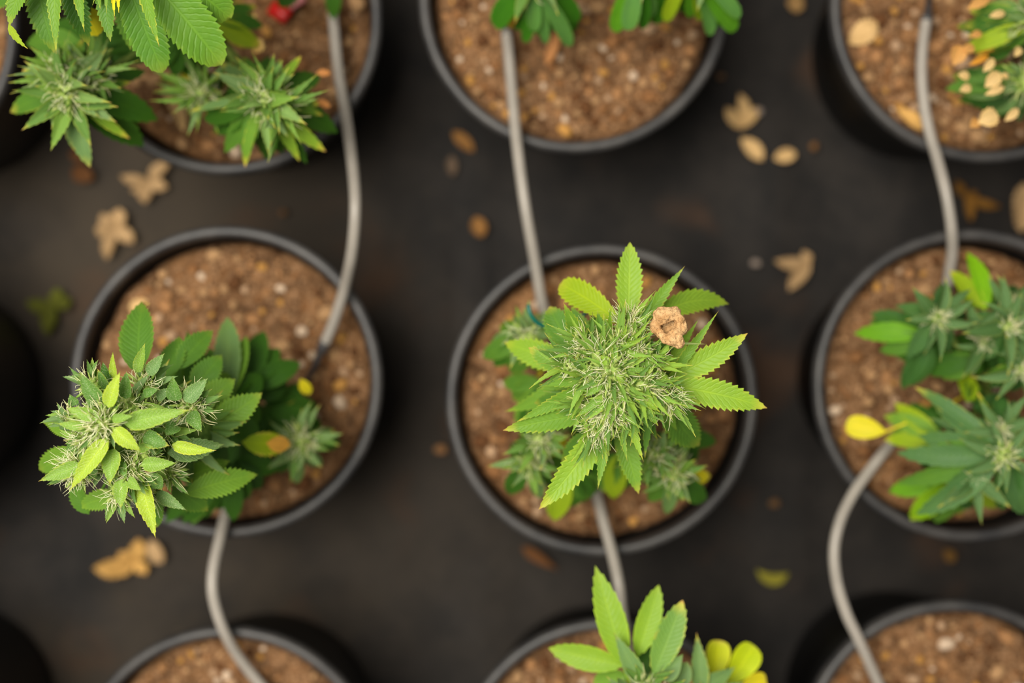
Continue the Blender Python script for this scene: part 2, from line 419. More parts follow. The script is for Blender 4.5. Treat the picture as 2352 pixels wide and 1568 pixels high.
# ------------------------------------------------------------------ leaf builder
SHAPES = {'fan': (0.85, 1.05), 'lance': (0.60, 1.35), 'thin': (0.38, 1.45), 'oval': (0.80, 0.85), 'bract': (0.62, 1.25), 'blunt': (0.85, 0.45), 'paddle': (0.85, 0.62)}
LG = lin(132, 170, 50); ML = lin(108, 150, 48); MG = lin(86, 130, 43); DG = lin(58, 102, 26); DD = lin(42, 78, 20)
GG = lin(106, 140, 80); GP = lin(162, 180, 112); YG = lin(144, 172, 28); YL = lin(214, 204, 30); OR = lin(216, 150, 50); TAN = lin(224, 186, 120)
def leaf_geo(b, c, t, width, shape='fan', teeth=0, fold=0.25, roll=0.0, wave=0.0, seed=0, pet=None, tdepth=0.13):
    """leaflet along the quadratic curve b-c-t; returns verts, faces, uvs"""
    a_, b_ = SHAPES[shape]
    um = a_ / (a_ + b_); nrm = (um ** a_) * ((1 - um) ** b_)
    n = teeth * 2 if teeth else 14
    v = []; uv = []; f = []
    up = Vector((0, 0, 1)); lastS = None
    ph = seed * 1.37
    for i in range(n + 1):
        u = i / n if teeth == 0 else 1 - (1 - i / n) ** 1.12
        p = b * (1 - u) ** 2 + c * 2 * u * (1 - u) + t * u * u
        T = ((c - b) * (1 - u) + (t - c) * u)
        if T.length < 1e-9: T = t - b
        T.normalize()
        s = T.cross(up)
        if s.length < 0.08: s = lastS if lastS is not None else Vector((1, 0, 0))
        s.normalize()
        if lastS is not None and s.dot(lastS) < 0: s = -s
        lastS = s
        s = Quaternion(T, roll) @ s
        nn = s.cross(T)
        if nn.z < 0 and abs(roll) < 1.2: nn = -nn
        uu = min(max(u, 0.0), 1.0)
        hw = width * 0.5 * (uu ** a_) * ((1 - uu) ** b_) / nrm if 0 < uu < 1 else 0.0
        hw = max(hw, width * (0.035 if u < 0.5 else 0.006))
        sh = 0.0
        if teeth and 0.04 < u < 0.95:
            td = tdepth * min(1.0, (0.97 - u) / 0.2)
            hw *= 1 + (td if i % 2 else -td * 0.6)
            sh = (0.55 if i % 2 else -0.25) / n
        L = (t - b).length
        wv = wave * width * math.sin(u * 9 + ph)
        for vv in (-1, -0.5, 0, 0.5, 1):
            q = p + s * (hw * vv) + nn * (fold * hw * abs(vv) ** 1.25 + wv * abs(vv) * (1 if vv > 0 else -0.6))
            if abs(vv) == 1: q = q + T * (sh * L)
            v.append(q); uv.append((u, vv * 0.5 + 0.5))
    for i in range(n):
        for k in range(4):
            a = i * 5 + k
            f.append((a, a + 1, a + 6, a + 5))
    if pet is not None:
        v2, f2 = tube_geo([pet, pet.lerp(b, 0.5) + Vector((0, 0, 0.12 * (pet - b).length)), b + (c - b) * 0.06], [0.0014, 0.0011, 0.0008], 5)
        k = len(v); v += v2; uv += [(0.0, 0.5)] * len(v2); f += [tuple(x + k for x in q) for q in f2]
    return v, f, uv
def catmull(pts, sub):
    pts = [Vector(p) for p in pts]; out = []
    ext = [pts[0] * 2 - pts[1]] + pts + [pts[-1] * 2 - pts[-2]]
    for i in range(1, len(ext) - 2):
        a, b, c, d = ext[i - 1:i + 3]
        for k in range(sub):
            t = k / sub
            out.append(0.5 * ((2 * b) + (c - a) * t + (2 * a - 5 * b + 4 * c - d) * t * t + (3 * b - a - 3 * c + d) * t ** 3))
    out.append(pts[-1]); return out
def tube_geo(pts, rad, seg=8, cap=True):
    v = []; f = []; n = len(pts); ref = None
    for i, p in enumerate(pts):
        T = (pts[min(i + 1, n - 1)] - pts[max(i - 1, 0)])
        T = T.normalized() if T.length > 1e-9 else Vector((0, 0, 1))
        if ref is None:
            ref = Vector((0, 0, 1)) if abs(T.z) < 0.9 else Vector((1, 0, 0))
        s = T.cross(ref)
        s = s.normalized() if s.length > 1e-6 else Vector((1, 0, 0))
        ref = s.cross(T); m = ref
        r = rad[i] if isinstance(rad, (list, tuple)) else rad
        for k in range(seg):
            a = 2 * math.pi * k / seg
            v.append(p + s * (r * math.cos(a)) + m * (r * math.sin(a)))
    for i in range(n - 1):
        for k in range(seg):
            k2 = (k + 1) % seg
            f.append((i * seg + k, i * seg + k2, (i + 1) * seg + k2, (i + 1) * seg + k))
    if cap:
        f.append(tuple(range(seg))[::-1]); f.append(tuple((n - 1) * seg + k for k in range(seg)))
    return v, f

_ls = [0]
def leaf(plant, bx, by, bz, tx, ty, tz, wpx, col=MG, tip=0.5, shape='fan', teeth=13, arch=0.12, bend=0.0, fold=0.28, roll=0.0, wave=0.02, mat=None, pet=None, name='leaf', td=0.13):
    """one leaf from base pixel at height bz to tip pixel at height tz, wpx wide"""
    _ls[0] += 1
    b = P(bx, by, bz); t = P(tx, ty, tz); d = t - b; L = d.length
    side = Vector((-d.y, d.x, 0)); side = side.normalized() if side.length > 1e-6 else Vector((1, 0, 0))
    c = (b + t) * 0.5 + Vector((0, 0, arch * L)) + side * (bend * L)
    v, f, uv = leaf_geo(b, c, t, S(wpx, (bz + tz) / 2), shape, teeth, fold, roll, wave, _ls[0], pet, td)
    return obj(name, v, f, mat or M_LEAF, plant, b, True, uv, (*col, tip))

# pool of unit sugar leaves (length 1 along +X)
def unit_leaf(shape, width, arch, teeth, seed, mat, tdepth=0.12, fold=0.5):
    v, f, uv = leaf_geo(Vector((0, 0, 0)), Vector((0.5, 0, arch)), Vector((1, 0, 0)), width, shape, teeth, fold, 0, 0.03, seed, None, tdepth)
    return mesh('sugar_leaf', [tuple(p) for p in v], f, mat, True, uv)
SUGAR_THIN = [unit_leaf('thin' if i % 2 else 'lance', 0.13 + 0.02 * (i % 4), a, 7, i, M_SUGAR) for i, a in enumerate((-0.1, 0.05, 0.15, 0.25, 0.35, 0.2, 0.0, 0.3))]
SUGAR_WIDE = [unit_leaf('bract', 0.23 + 0.03 * (i % 4), a, 8, i, M_SUGAR, 0.04, 0.6) for i, a in enumerate((-0.15, 0.05, 0.2, 0.3, 0.4, 0.25, -0.05, 0.1))]
FAN_POOL = [unit_leaf(('fan', 'oval', 'lance')[i % 3], 0.24 + 0.03 * (i % 4), a, 11, i, M_LEAF, 0.15, 0.3) for i, a in enumerate((0.1, 0.2, 0.3, 0.16, 0.22, 0.05, 0.26, 0.12, 0.34))]

def orient(p, d, roll, L):
    x = d.normalized(); z = Vector((0, 0, 1)); y = z.cross(x)
    y = y.normalized() if y.length > 1e-4 else Vector((0, 1, 0)); z = x.cross(y)
    R = Matrix(((x.x, y.x, z.x, 0), (x.y, y.y, z.y, 0), (x.z, y.z, z.z, 0), (0, 0, 0, 1)))
    return Matrix.Translation(p) @ R @ Matrix.Rotation(roll, 4, 'X') @ Matrix.Scale(L, 4)

def flower(plant, px, py, z, r, axis=(0, 0, 1), n_calyx=26, n_pistil=55, n_leaf=9, pool=None, llen=(0.02, 0.034), away=None, seed=0, pal=None, hair=0.0085, mat=None, name='flower_cluster', el=(0.05, 0.9), tipa=(0.2, 0.9)):
    """one bud: bracts massed into a lump, white hairs, and the little resinous leaves around it"""
    R = random.Random(seed * 7919 + 13); c = P(px, py, z); ax = Vector(axis).normalized()
    v = []; f = []
    # lump
    rings, seg = 5, 9
    q = ax.to_track_quat('Z', 'Y')
    for i in range(rings + 1):
        th = math.pi * 0.72 * i / rings
        for k in range(seg):
            a = 2 * math.pi * k / seg
            d = Vector((math.sin(th) * math.cos(a), math.sin(th) * math.sin(a), math.cos(th) * 1.25))
            v.append(c + q @ (d * r * 0.72 * (1 + 0.25 * noise.noise(d * 2.3 + c * 40))))
    for i in range(rings):
        for k in range(seg):
            k2 = (k + 1) % seg
            f.append((i * seg + k, (i + 1) * seg + k, (i + 1) * seg + k2, i * seg + k2))
    # teardrop bracts
    dirs = []
    for i in range(n_calyx):
        ct = 1 - 1.15 * (i + 0.5) / n_calyx; st = math.sqrt(max(0, 1 - ct * ct)); a = i * 2.39996 + R.uniform(-0.3, 0.3)
        d = q @ Vector((st * math.cos(a), st * math.sin(a), ct * 1.2)); dirs.append(d)
        p0 = c + d * r * 0.6; dd = (d + Vector((R.uniform(-.35, .35), R.uniform(-.35, .35), R.uniform(0, .45)))).normalized()
        ln = r * R.uniform(0.7, 1.15); rd = ln * R.uniform(0.09, 0.14)
        v2, f2 = tube_geo([p0, p0 + dd * ln * 0.35, p0 + dd * ln * 0.7, p0 + dd * ln], [rd * 0.6, rd, rd * 0.62, rd * 0.08], 6, False)
        k = len(v); v += v2; f += [tuple(x + k for x in t) for t in f2]
    o = obj(name, v, f, mat or M_CALYX, plant, c); tag(o, kind='stuff')
    # hairs
    v = []; f = []
    for i in range(int(n_pistil * 2.4)):
        d = dirs[min(int(abs(R.gauss(0, 0.45)) * n_calyx), n_calyx - 1)] if dirs else ax
        d = (d + Vector((R.uniform(-.6, .6), R.uniform(-.6, .6), R.uniform(-.1, .6)))).normalized()
        p0 = c + d * r * R.uniform(0.6, 1.15); ln = hair * R.uniform(0.55, 1.25)
        sd = Vector((R.uniform(-1, 1), R.uniform(-1, 1), R.uniform(-0.7, 0.5))) * 1.05
        pts = [p0, p0 + d * ln * 0.38 + sd * ln * 0.08, p0 + d * ln * 0.72 + sd * ln * 0.3, p0 + d * ln * 0.92 + sd * ln * 0.75]
        w0 = R.uniform(0.00018, 0.00030)
        v2, f2 = tube_geo(pts, [w0, w0, w0 * 0.8, w0 * 0.3], 4, False)
        k = len(v); v += v2; f += [tuple(x + k for x in t) for t in f2]
    if v:
        h = obj('pistils', v, f, M_PISTIL, o, c); tag(h, kind='stuff')
    pal = pal or [ML, MG, LG, GG]
    for i in range(n_leaf):
        a = i * 2.39996 + R.uniform(-0.5, 0.5)
        d = Vector((math.cos(a), math.sin(a), 0))
        if away is not None:
            d = d * 0.75 + Vector((away[0], away[1], 0)) * 1.0
            if d.length < 0.05: d = Vector((away[0], away[1], 0))
            d.normalize()
        e = R.uniform(*el); d = Vector((d.x * math.cos(e), d.y * math.cos(e), math.sin(e)))
        p0 = c + Vector((d.x, d.y, -0.3)) * r * 0.4
        inst('sugar_leaf', R.choice(pool or SUGAR_THIN), orient(p0, d, R.uniform(-0.5, 0.5), R.uniform(*llen)), o, (*R.choice(pal), R.uniform(*tipa)))
    return o

def fan(plant, hub, ang, L, n=5, spread=70, el=-0.1, pal=(MG,), seed=0, pet=None, tipa=(0, 0.5), wid=1.0, name='fan_leaf'):
    """hand-shaped leaf: petiole as the part, its leaflets as sub-parts; ang in degrees in the picture (0 right, 90 up)"""
    R = random.Random(seed * 31 + 7); h = P(*hub)
    if pet is None:
        pet = h - Vector((math.cos(math.radians(ang)), math.sin(math.radians(ang)), 0.25)) * L * 0.6
    mid = pet.lerp(h, 0.5) + Vector((0, 0, 0.004))
    v, f = tube_geo([pet, mid, h], [0.0014, 0.0012, 0.0009], 6)
    o = obj(name, v, f, M_STEM, plant, h)
    for i in range(n):
        k = (i - (n - 1) / 2) / max(1, (n - 1) / 2)
        a = math.radians(ang + spread * k + R.uniform(-6, 6)); l = L * (1 - 0.42 * abs(k) ** 1.4) * R.uniform(0.9, 1.08)
        e = el + R.uniform(-0.15, 0.1)
        d = Vector((math.cos(a) * math.cos(e), math.sin(a) * math.cos(e), math.sin(e)))
        M = orient(h, d, R.uniform(-0.3, 0.3), l) @ Matrix.Diagonal((1, wid, 1, 1))
        inst('leaflet', R.choice(FAN_POOL), M, o, (*R.choice(pal), R.uniform(*tipa)))
    return o

def stem(plant, pts, r0, r1, name='stem', sub=5):
    c = catmull(pts, sub); n = len(c)
    rad = [r0 + (r1 - r0) * i / (n - 1) for i in range(n)]
    v, f = tube_geo(c, rad, 8)
    return obj(name, v, f, M_STEM, plant, c[0])
def ring_leaves(plant, hub, tips, dz=0.03, hz=None, shape='oval', teeth=11, r0=12, arch=0.15):
    """leaves that leave a bud hub towards listed tips: (x, y, width px, colour, tip colouring)"""
    for i, q in enumerate(tips):
        tx, ty, wp, col, tp = q[:5]; extra = q[5] if len(q) > 5 else 0.0
        dx, dy = tx - hub[0], ty - hub[1]; l = math.hypot(dx, dy)
        bx, by = hub[0] + dx / l * r0, hub[1] + dy / l * r0
        leaf(plant, bx, by, hub[2], tx, ty, hub[2] - dz + extra, wp, col, tp, shape, teeth, arch, bend=((i * 37) % 7 - 3) * 0.02, fold=0.3, wave=0.03, td=0.05)

# ------------------------------------------------------------------ plant in the centre pot
def plant_centre():
    base = P(1383, 925, SOIL_Z); t = empty('cannabis_plant', base, 'upright cannabis plant with star of serrated leaves and tan clod, centre pot', 'plant', 'flowering cannabis plants')
    top = P(1405, 862, 0.545)
    mid = base.lerp(top, 0.5) + Vector((0.006, 0.0, 0))
    stem(t, [base - Vector((0, 0, 0.02)), base.lerp(top, 0.25), mid, top], 0.0055, 0.003)
    at = lambda k: base.lerp(top, k)
    lf = lambda *a, **k: leaf(t, *a, pet=k.pop('pet', at(0.86)), **k)
    # big star of leaves
    lf(1442, 745, .505, 1447, 556, .500, 58, LG, .15, teeth=14, arch=.03, shape='oval')
    lf(1425, 745, .500, 1286, 652, .470, 62, YG, .2, shape='blunt', arch=.10, bend=-.06)
    lf(1474, 742, .508, 1573, 611, .520, 31, ML, .5, shape='lance', arch=.02, bend=.03)
    lf(1500, 735, .500, 1674, 698, .455, 52, LG, .2, arch=.16, bend=.20, shape='fan')
    lf(1556, 842, .525, 1651, 713, .535, 24, ML, .8, shape='thin', arch=.04)
    lf(1530, 850, .520, 1606, 730, .515, 26, LG, .1, shape='thin', arch=.05)
    lf(1560, 788, .530, 1624, 790, .532, 5, GP, .3, shape='thin', teeth=0)
    lf(1530, 872, .520, 1717, 765, .525, 56, LG, .6, teeth=15, arch=.05, bend=-.05)
    lf(1520, 850, .505, 1640, 815, .500, 34, ML, .3, arch=.1)
    lf(1535, 885, .525, 1762, 937, .520, 64, LG, .55, teeth=16, arch=.04, bend=.05, shape='fan')
    lf(1545, 900, .490, 1612, 860, .470, 40, YL, .3, arch=.1)
    lf(1530, 900, .505, 1607, 1022, .450, 74, MG, .2, teeth=14, arch=.14, bend=-.12, shape='oval')
    lf(1510, 905, .515, 1555, 990, .49, 34, ML, .2, arch=.1, shape='lance')
    lf(1395, 965, .520, 1237, 1170, .525, 62, LG, .6, teeth=17, arch=.05, bend=.05)
    lf(1395, 970, .525, 1373, 1124, .530, 30, ML, .5, shape='lance', arch=.02)
    lf(1420, 965, .505, 1467, 1134, .495, 50, ML, .4, teeth=15, arch=.04)
    lf(1432, 930, .540, 1478, 1060, .545, 25, LG, .6, shape='lance', arch=.06, teeth=8)
    lf(1418, 955, .530, 1441, 1060, .535, 18, ML, .6, shape='lance', arch=.04, teeth=8)
    lf(1490, 930, .525, 1481, 1052, .515, 22, MG, .5, shape='lance', arch=.05, teeth=8)
    lf(1470, 930, .520, 1510, 1010, .500, 28, MG, .4, shape='lance', arch=.1)
    lf(1345, 872, .535, 1238, 884, .540, 24, ML, .7, shape='lance', arch=.04, teeth=9)
    lf(1345, 890, .525, 1183, 970, .532, 34, ML, .7, teeth=14, arch=.03, shape='lance')
    lf(1360, 950, .520, 1155, 988, .528, 48, ML, .6, teeth=15, arch=.05, bend=-.03)
    lf(1320, 862, .475, 1158, 945, .440, 46, ML, .3, arch=.15, bend=.10, shape='lance')
    lf(1325, 845, .510, 1214, 798, .505, 62, ML, .5, teeth=13, arch=.07, bend=.05)
    lf(1310, 840, .470, 1158, 786, .440, 62, LG, .3, arch=.1)
    lf(1320, 800, .485, 1262, 704, .470, 66, MG, .3, arch=.08, bend=.08, shape='oval')
    lf(1340, 800, .510, 1294, 694, .530, 42, ML, .6, arch=.03, shape='lance')
    lf(1345, 790, .490, 1312, 700, .480, 50, MG, .4, arch=.06, shape='lance')
    lf(1398, 780, .540, 1402, 702, .555, 15, ML, .8, shape='thin', arch=.02, teeth=6)
    lf(1385, 785, .525, 1372, 712, .530, 26, MG, .4, shape='lance', arch=.02, teeth=8)
    lf(1372, 790, .530, 1343, 738, .535, 18, MG, .7, shape='lance', arch=.02, teeth=6)
    lf(1362, 790, .535, 1372, 754, .550, 9, GP, .6, shape='thin', arch=.02, teeth=5)
    lf(1395, 770, .485, 1350, 735, .470, 55, MG, .2, arch=.1)
    lf(1500, 800, .500, 1580, 770, .490, 42, MG, .2, arch=.1)
    lf(1470, 800, .53, 1545, 795, .525, 30, MG, .1, shape='lance', arch=.2, teeth=8)
    lf(1330, 915, .495, 1228, 925, .47, 50, MG, .3, arch=.1)
    lf(1365, 985, .49, 1290, 1060, .46, 46, MG, .3, arch=.1)
    # flower head: lumps of bracts with hairs, spiky leaves outward
    cx, cy = 1412, 858
    pal = [ML, LG, MG, ML, MG, lin(128, 172, 62)]
    core = [(1405, 852, .560, .0115, 40, 26, 10), (1440, 757, .538, .0115, 34, 70, 7), (1346, 800, .541, .0110, 32, 55, 9), (1458, 808, .548, .0105, 32, 50, 9),
            (1400, 938, .546, .0110, 34, 70, 10), (1372, 975, .534, .0105, 30, 55, 8), (1472, 880, .552, .0105, 30, 20, 10), (1532, 915, .538, .0090, 26, 45, 7),
            (1312, 838, .533, .009, 26, 22, 9), (1355, 862, .548, .0105, 30, 20, 9), (1428, 893, .556, .0105, 32, 18, 10), (1382, 818, .556, .0105, 32, 20, 9),
            (1500, 892, .543, .0095, 28, 45, 8), (1420, 800, .552, .010, 28, 12, 10), (1450, 930, .541, .010, 28, 8, 10), (1345, 925, .531, .009, 24, 12, 10),
            (1490, 840, .541, .009, 26, 10, 10), (1400, 893, .553, .009, 28, 30, 8)]
    for i, (x, y, z, r, nc, npi, nl) in enumerate(core):
        d = Vector((x - cx, -(y - cy), 0)) / 100
        flower(t, x, y, z, r, (d.x * 0.5, d.y * 0.5, 1), nc, npi, nl + 3, SUGAR_THIN, (0.017, 0.031), (d.x, d.y) if d.length > .12 else None, 100 + i, pal, hair=.0078, el=(0.15, 0.95))
    # inner heart of the flower head
    flower(t, 1412, 870, .500, .034, (0, 0, 1), 0, 0, 24, SUGAR_THIN, (0.030, 0.042), None, 140, [MG, ML, DG, MG], el=(-0.25, 0.25), mat=M_CORE, name='flower_core')
    for x, y, z, tx, ty, wd, col in ((1398, 838, .570, 1380, 815, 22, LG), (1415, 862, .572, 1440, 880, 18, LG), (1410, 830, .568, 1412, 785, 16, ML), (1440, 850, .562, 1500, 848, 14, ML),
                                     (1385, 878, .565, 1342, 912, 18, ML), (1390, 905, .558, 1322, 958, 20, ML), (1450, 895, .56, 1516, 946, 24, LG), (1470, 920, .555, 1512, 978, 24, ML), (1460, 838, .555, 1540, 838, 14, ML), (1470, 805, .552, 1505, 803, 14, LG), (1500, 820, .548, 1548, 820, 12, ML)):
        leaf(t, x, y, z, tx, ty, z - .004, wd, col, .5, 'bract', 7, .18, fold=.5, mat=M_SUGAR)
    # lower side shoots, out of focus
    side = [((1210, 775, .385), .013, 31), ((1215, 1060, .375), .013, 32), ((1545, 1085, .385), .014, 33), ((1500, 1045, .42), .012, 34), ((1240, 1010, .40), .012, 35)]
    for (x, y, z), r, sd in side:
        c = P(x, y, z); stem(t, [at(0.22 + (sd % 3) * 0.1), at(0.3).lerp(c, 0.6) + Vector((0, 0, -0.012)), c - Vector((0, 0, .008))], 0.003, 0.002, 'branch', 4)
        flower(t, x, y, z, r * .8, (0, 0, 1), 24, 30, 20, SUGAR_WIDE, (.017, .030), None, sd, [GG, MG, GG, MG, ML], el=(.1, 1.0))
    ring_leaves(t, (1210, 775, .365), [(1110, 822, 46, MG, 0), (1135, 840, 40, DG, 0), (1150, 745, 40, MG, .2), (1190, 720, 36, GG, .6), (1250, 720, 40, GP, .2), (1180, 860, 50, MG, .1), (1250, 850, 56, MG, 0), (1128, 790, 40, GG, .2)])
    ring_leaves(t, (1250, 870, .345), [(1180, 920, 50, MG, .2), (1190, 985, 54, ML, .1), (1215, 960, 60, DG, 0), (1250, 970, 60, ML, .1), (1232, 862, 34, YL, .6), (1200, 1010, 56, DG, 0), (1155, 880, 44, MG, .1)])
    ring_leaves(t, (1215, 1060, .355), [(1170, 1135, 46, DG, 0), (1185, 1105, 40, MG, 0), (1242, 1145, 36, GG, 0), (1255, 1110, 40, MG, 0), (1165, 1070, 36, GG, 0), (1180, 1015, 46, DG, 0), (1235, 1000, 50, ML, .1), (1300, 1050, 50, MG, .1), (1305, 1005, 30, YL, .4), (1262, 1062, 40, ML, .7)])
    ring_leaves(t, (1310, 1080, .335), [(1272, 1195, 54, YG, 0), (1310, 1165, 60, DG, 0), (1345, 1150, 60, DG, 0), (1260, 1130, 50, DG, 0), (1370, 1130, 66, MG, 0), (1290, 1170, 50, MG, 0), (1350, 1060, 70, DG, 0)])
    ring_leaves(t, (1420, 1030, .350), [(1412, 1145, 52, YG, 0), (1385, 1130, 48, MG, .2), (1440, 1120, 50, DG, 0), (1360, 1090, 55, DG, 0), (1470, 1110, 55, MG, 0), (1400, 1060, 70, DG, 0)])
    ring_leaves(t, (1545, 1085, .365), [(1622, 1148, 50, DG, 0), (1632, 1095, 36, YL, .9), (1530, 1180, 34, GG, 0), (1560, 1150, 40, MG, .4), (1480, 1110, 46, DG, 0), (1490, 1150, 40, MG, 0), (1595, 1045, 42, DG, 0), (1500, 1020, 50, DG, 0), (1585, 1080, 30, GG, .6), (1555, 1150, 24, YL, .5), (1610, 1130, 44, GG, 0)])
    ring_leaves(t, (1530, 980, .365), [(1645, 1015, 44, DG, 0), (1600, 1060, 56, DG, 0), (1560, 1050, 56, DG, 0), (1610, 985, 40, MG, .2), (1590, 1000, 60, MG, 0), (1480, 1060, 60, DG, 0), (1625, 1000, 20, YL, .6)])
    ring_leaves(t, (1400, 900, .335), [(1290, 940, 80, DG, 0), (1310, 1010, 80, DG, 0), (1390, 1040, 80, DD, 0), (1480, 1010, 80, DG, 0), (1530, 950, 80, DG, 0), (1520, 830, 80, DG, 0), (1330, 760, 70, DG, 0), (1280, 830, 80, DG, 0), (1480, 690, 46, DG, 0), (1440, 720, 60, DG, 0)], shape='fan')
    return base, top
plant_centre()

# ------------------------------------------------------------------ leaning plant, left pot
def plant_left():
    base = P(590, 935, SOIL_Z); t = empty('cannabis_plant', base, 'frosty cannabis plant leaning left out of its pot with broad pale bracts', 'plant', 'flowering cannabis plants')
    top = P(250, 975, 0.550); at = lambda k: base.lerp(top, k)
    stem(t, [base - Vector((0, 0, 0.02)), at(.3) + Vector((.01, 0, 0)), at(.65) + Vector((.006, 0, 0)), top], 0.006, 0.003)
    F = dict(mat=M_SUGAR, teeth=9, shape='bract', fold=.55, td=.035, wave=.05)
    B = lambda bx, by, bz, tx, ty, tz, *a, **k: leaf(t, bx, by, bz + .006, tx, ty, tz + .014, *a, **{**F, **k})
    BR = lin(128, 166, 66); BY = lin(160, 188, 58); BD = lin(92, 134, 58); BG = lin(108, 144, 84)
    # broad leaves of the flower head
    B(248, 935, .575, 276, 853, .572, 34, BY, .3, arch=.12)
    B(228, 958, .575, 152, 937, .566, 31, BR, .2, arch=.10)
    B(210, 982, .570, 131, 972, .560, 24, BR, .3, arch=.10)
    B(285, 972, .572, 440, 940, .566, 46, BR, .5, arch=.12, shape='lance')
    B(258, 962, .580, 306, 955, .578, 22, BR, .1, arch=.15)
    B(262, 982, .578, 324, 1036, .566, 38, BY, .2, arch=.15)
    B(250, 1005, .572, 160, 1127, .560, 42, BY, .5, arch=.12, shape='lance')
    B(262, 1030, .560, 252, 1112, .555, 44, BR, .5, arch=.10)
    B(190, 1066, .558, 88, 1105, .550, 36, BR, .6, arch=.06, shape='lance')
    B(318, 1095, .540, 358, 1238, .545, 46, BY, .7, arch=.08, shape='lance', bend=.05)
    B(280, 1100, .555, 278, 1168, .552, 36, BR, .4, arch=.08)
    B(295, 1100, .558, 325, 1126, .555, 26, BR, .2, arch=.1)
    B(325, 1066, .560, 405, 1063, .552, 34, BR, .1, arch=.1)
    B(395, 1020, .550, 497, 1034, .548, 30, BY, .8, arch=-.02, bend=-.08, shape='lance')
    B(330, 1000, .560, 390, 1024, .553, 42, BD, .7, arch=.12)
    B(405, 920, .555, 396, 864, .556, 36, BD, .1, arch=.05)
    B(425, 922, .555, 478, 868, .550, 38, BG, .1, arch=.06)
    B(440, 945, .552, 463, 992, .548, 34, BD, .2, arch=.12)
    B(405, 975, .545, 380, 1000, .545, 36, BD, .1, arch=.2)
    B(235, 930, .565, 182, 855, .562, 40, BD, .2, arch=.10)
    B(290, 915, .562, 291, 852, .560, 30, BD, .1, arch=.12)
    B(315, 855, .545, 334, 786, .552, 26, BR, .6, arch=.05, shape='lance')
    B(340, 860, .545, 378, 811, .542, 30, BG, .2, arch=.08)
    B(262, 870, .540, 259, 808, .545, 18, BY, .1, arch=.05)
    B(250, 880, .540, 236, 830, .535, 24, DG, .1, arch=.1)
    B(248, 893, .548, 224, 846, .548, 22, BD, .8, arch=.1)
    B(330, 905, .550, 365, 893, .545, 22, BD, .1, arch=.2)
    B(360, 915, .535, 395, 890, .530, 24, BG, .1, arch=.2)
    B(320, 1030, .560, 352, 1024, .556, 22, BR, .2, arch=.2)
    B(345, 1085, .545, 372, 1125, .530, 42, BD, .2, arch=.12)
    B(225, 1080, .550, 190, 1090, .540, 30, BD, .1, arch=.15)
    B(160, 1000, .535, 130, 950, .540, 18, BG, .1, arch=.1)
    B(185, 1010, .548, 150, 1040, .545, 28, BD, .1, arch=.1)
    B(360, 1130, .525, 430, 1172, .518, 30, BG, .1, arch=.1, shape='lance')
    B(385, 1040, .53, 515, 1020, .50, 54, BG, .1, arch=.05)
    B(280, 1060, .555, 290, 1100, .55, 22, BD, .2, arch=.15)
    B(175, 930, .535, 160, 905, .53, 24, BD, .2, arch=.1)
    # softer leaves below the head
    Lf = lambda *a, **k: leaf(t, *a, pet=k.pop('pet', at(.8)), **k)
    Lf(318, 860, .500, 326, 692, .462, 80, MG, .1, shape='fan', arch=.08, bend=.02, fold=.4, td=.06)
    Lf(326, 700, .462, 346, 698, .455, 14, TAN, .2, shape='lance', arch=.1, teeth=0, pet=None)
    Lf(170, 1010, .520, 100, 972, .500, 40, ML, .1, arch=.1, bend=-.25)
    Lf(180, 1030, .510, 90, 1078, .480, 54, ML, .1, arch=.1, shape='oval')
    Lf(285, 1140, .505, 182, 1165, .490, 46, ML, .1, arch=.1, bend=-.10)
    Lf(205, 1180, .488, 178, 1095, .500, 40, MG, .1, arch=.05, bend=.2)
    Lf(355, 1125, .500, 356, 1212, .480, 46, MG, .3, arch=.1, shape='oval')
    Lf(330, 1090, .49, 330, 1180, .47, 50, DG, .1, arch=.1)
    Lf(470, 985, .480, 602, 902, .465, 66, ML, .2, teeth=15, arch=.08, bend=-.05)
    Lf(425, 1135, .490, 592, 1090, .455, 60, ML, .1, teeth=16, arch=.10, bend=.06)
    Lf(415, 1100, .480, 528, 1058, .455, 44, ML, .1, teeth=14, arch=.10)
    Lf(395, 1115, .490, 478, 1172, .460, 58, MG, .2, teeth=13, arch=.1)
    Lf(410, 850, .470, 490, 758, .440, 56, MG, .1, arch=.12, bend=.08)
    Lf(375, 870, .475, 412, 772, .450, 56, MG, .1, arch=.12, bend=-.08)
    Lf(440, 900, .470, 510, 815, .45, 60, MG, .1, arch=.1)
    Lf(450, 940, .475, 540, 870, .46, 60, ML, .1, arch=.1)
    Lf(480, 960, .48, 565, 950, .46, 50, MG, .1, arch=.1)
    # flower lumps
    cx, cy = 270, 985
    lumps = [(240, 970, .570, .0125, 40, 80), (183, 1072, .550, .0105, 32, 80), (435, 935, .545, .0105, 30, 75), (302, 1080, .550, .010, 28, 55), (272, 1125, .540, .009, 24, 30),
             (330, 888, .538, .010, 28, 26), (215, 890, .542, .009, 26, 26), (330, 985, .548, .010, 30, 26), (375, 985, .536, .010, 26, 26), (205, 1005, .550, .010, 30, 40),
             (300, 930, .548, .010, 28, 24), (350, 940, .533, .009, 24, 20), (330, 1040, .543, .009, 26, 26), (240, 1050, .545, .009, 28, 26), (380, 1075, .52, .010, 24, 26), (335, 1120, .52, .009, 22, 26), (170, 960, .535, .008, 22, 20)]
    for i, (x, y, z, r, nc, npi) in enumerate(lumps):
        d = Vector((x - cx, -(y - cy), 0)) / 100
        flower(t, x, y, z, r, (d.x * .5, d.y * .5, 1), nc, npi, 6, SUGAR_WIDE, (.013, .022), (d.x, d.y) if d.length > .15 else None, 200 + i, [BR, BD, BG, BD], hair=.0078, el=(-.1, .6), tipa=(0, .4))
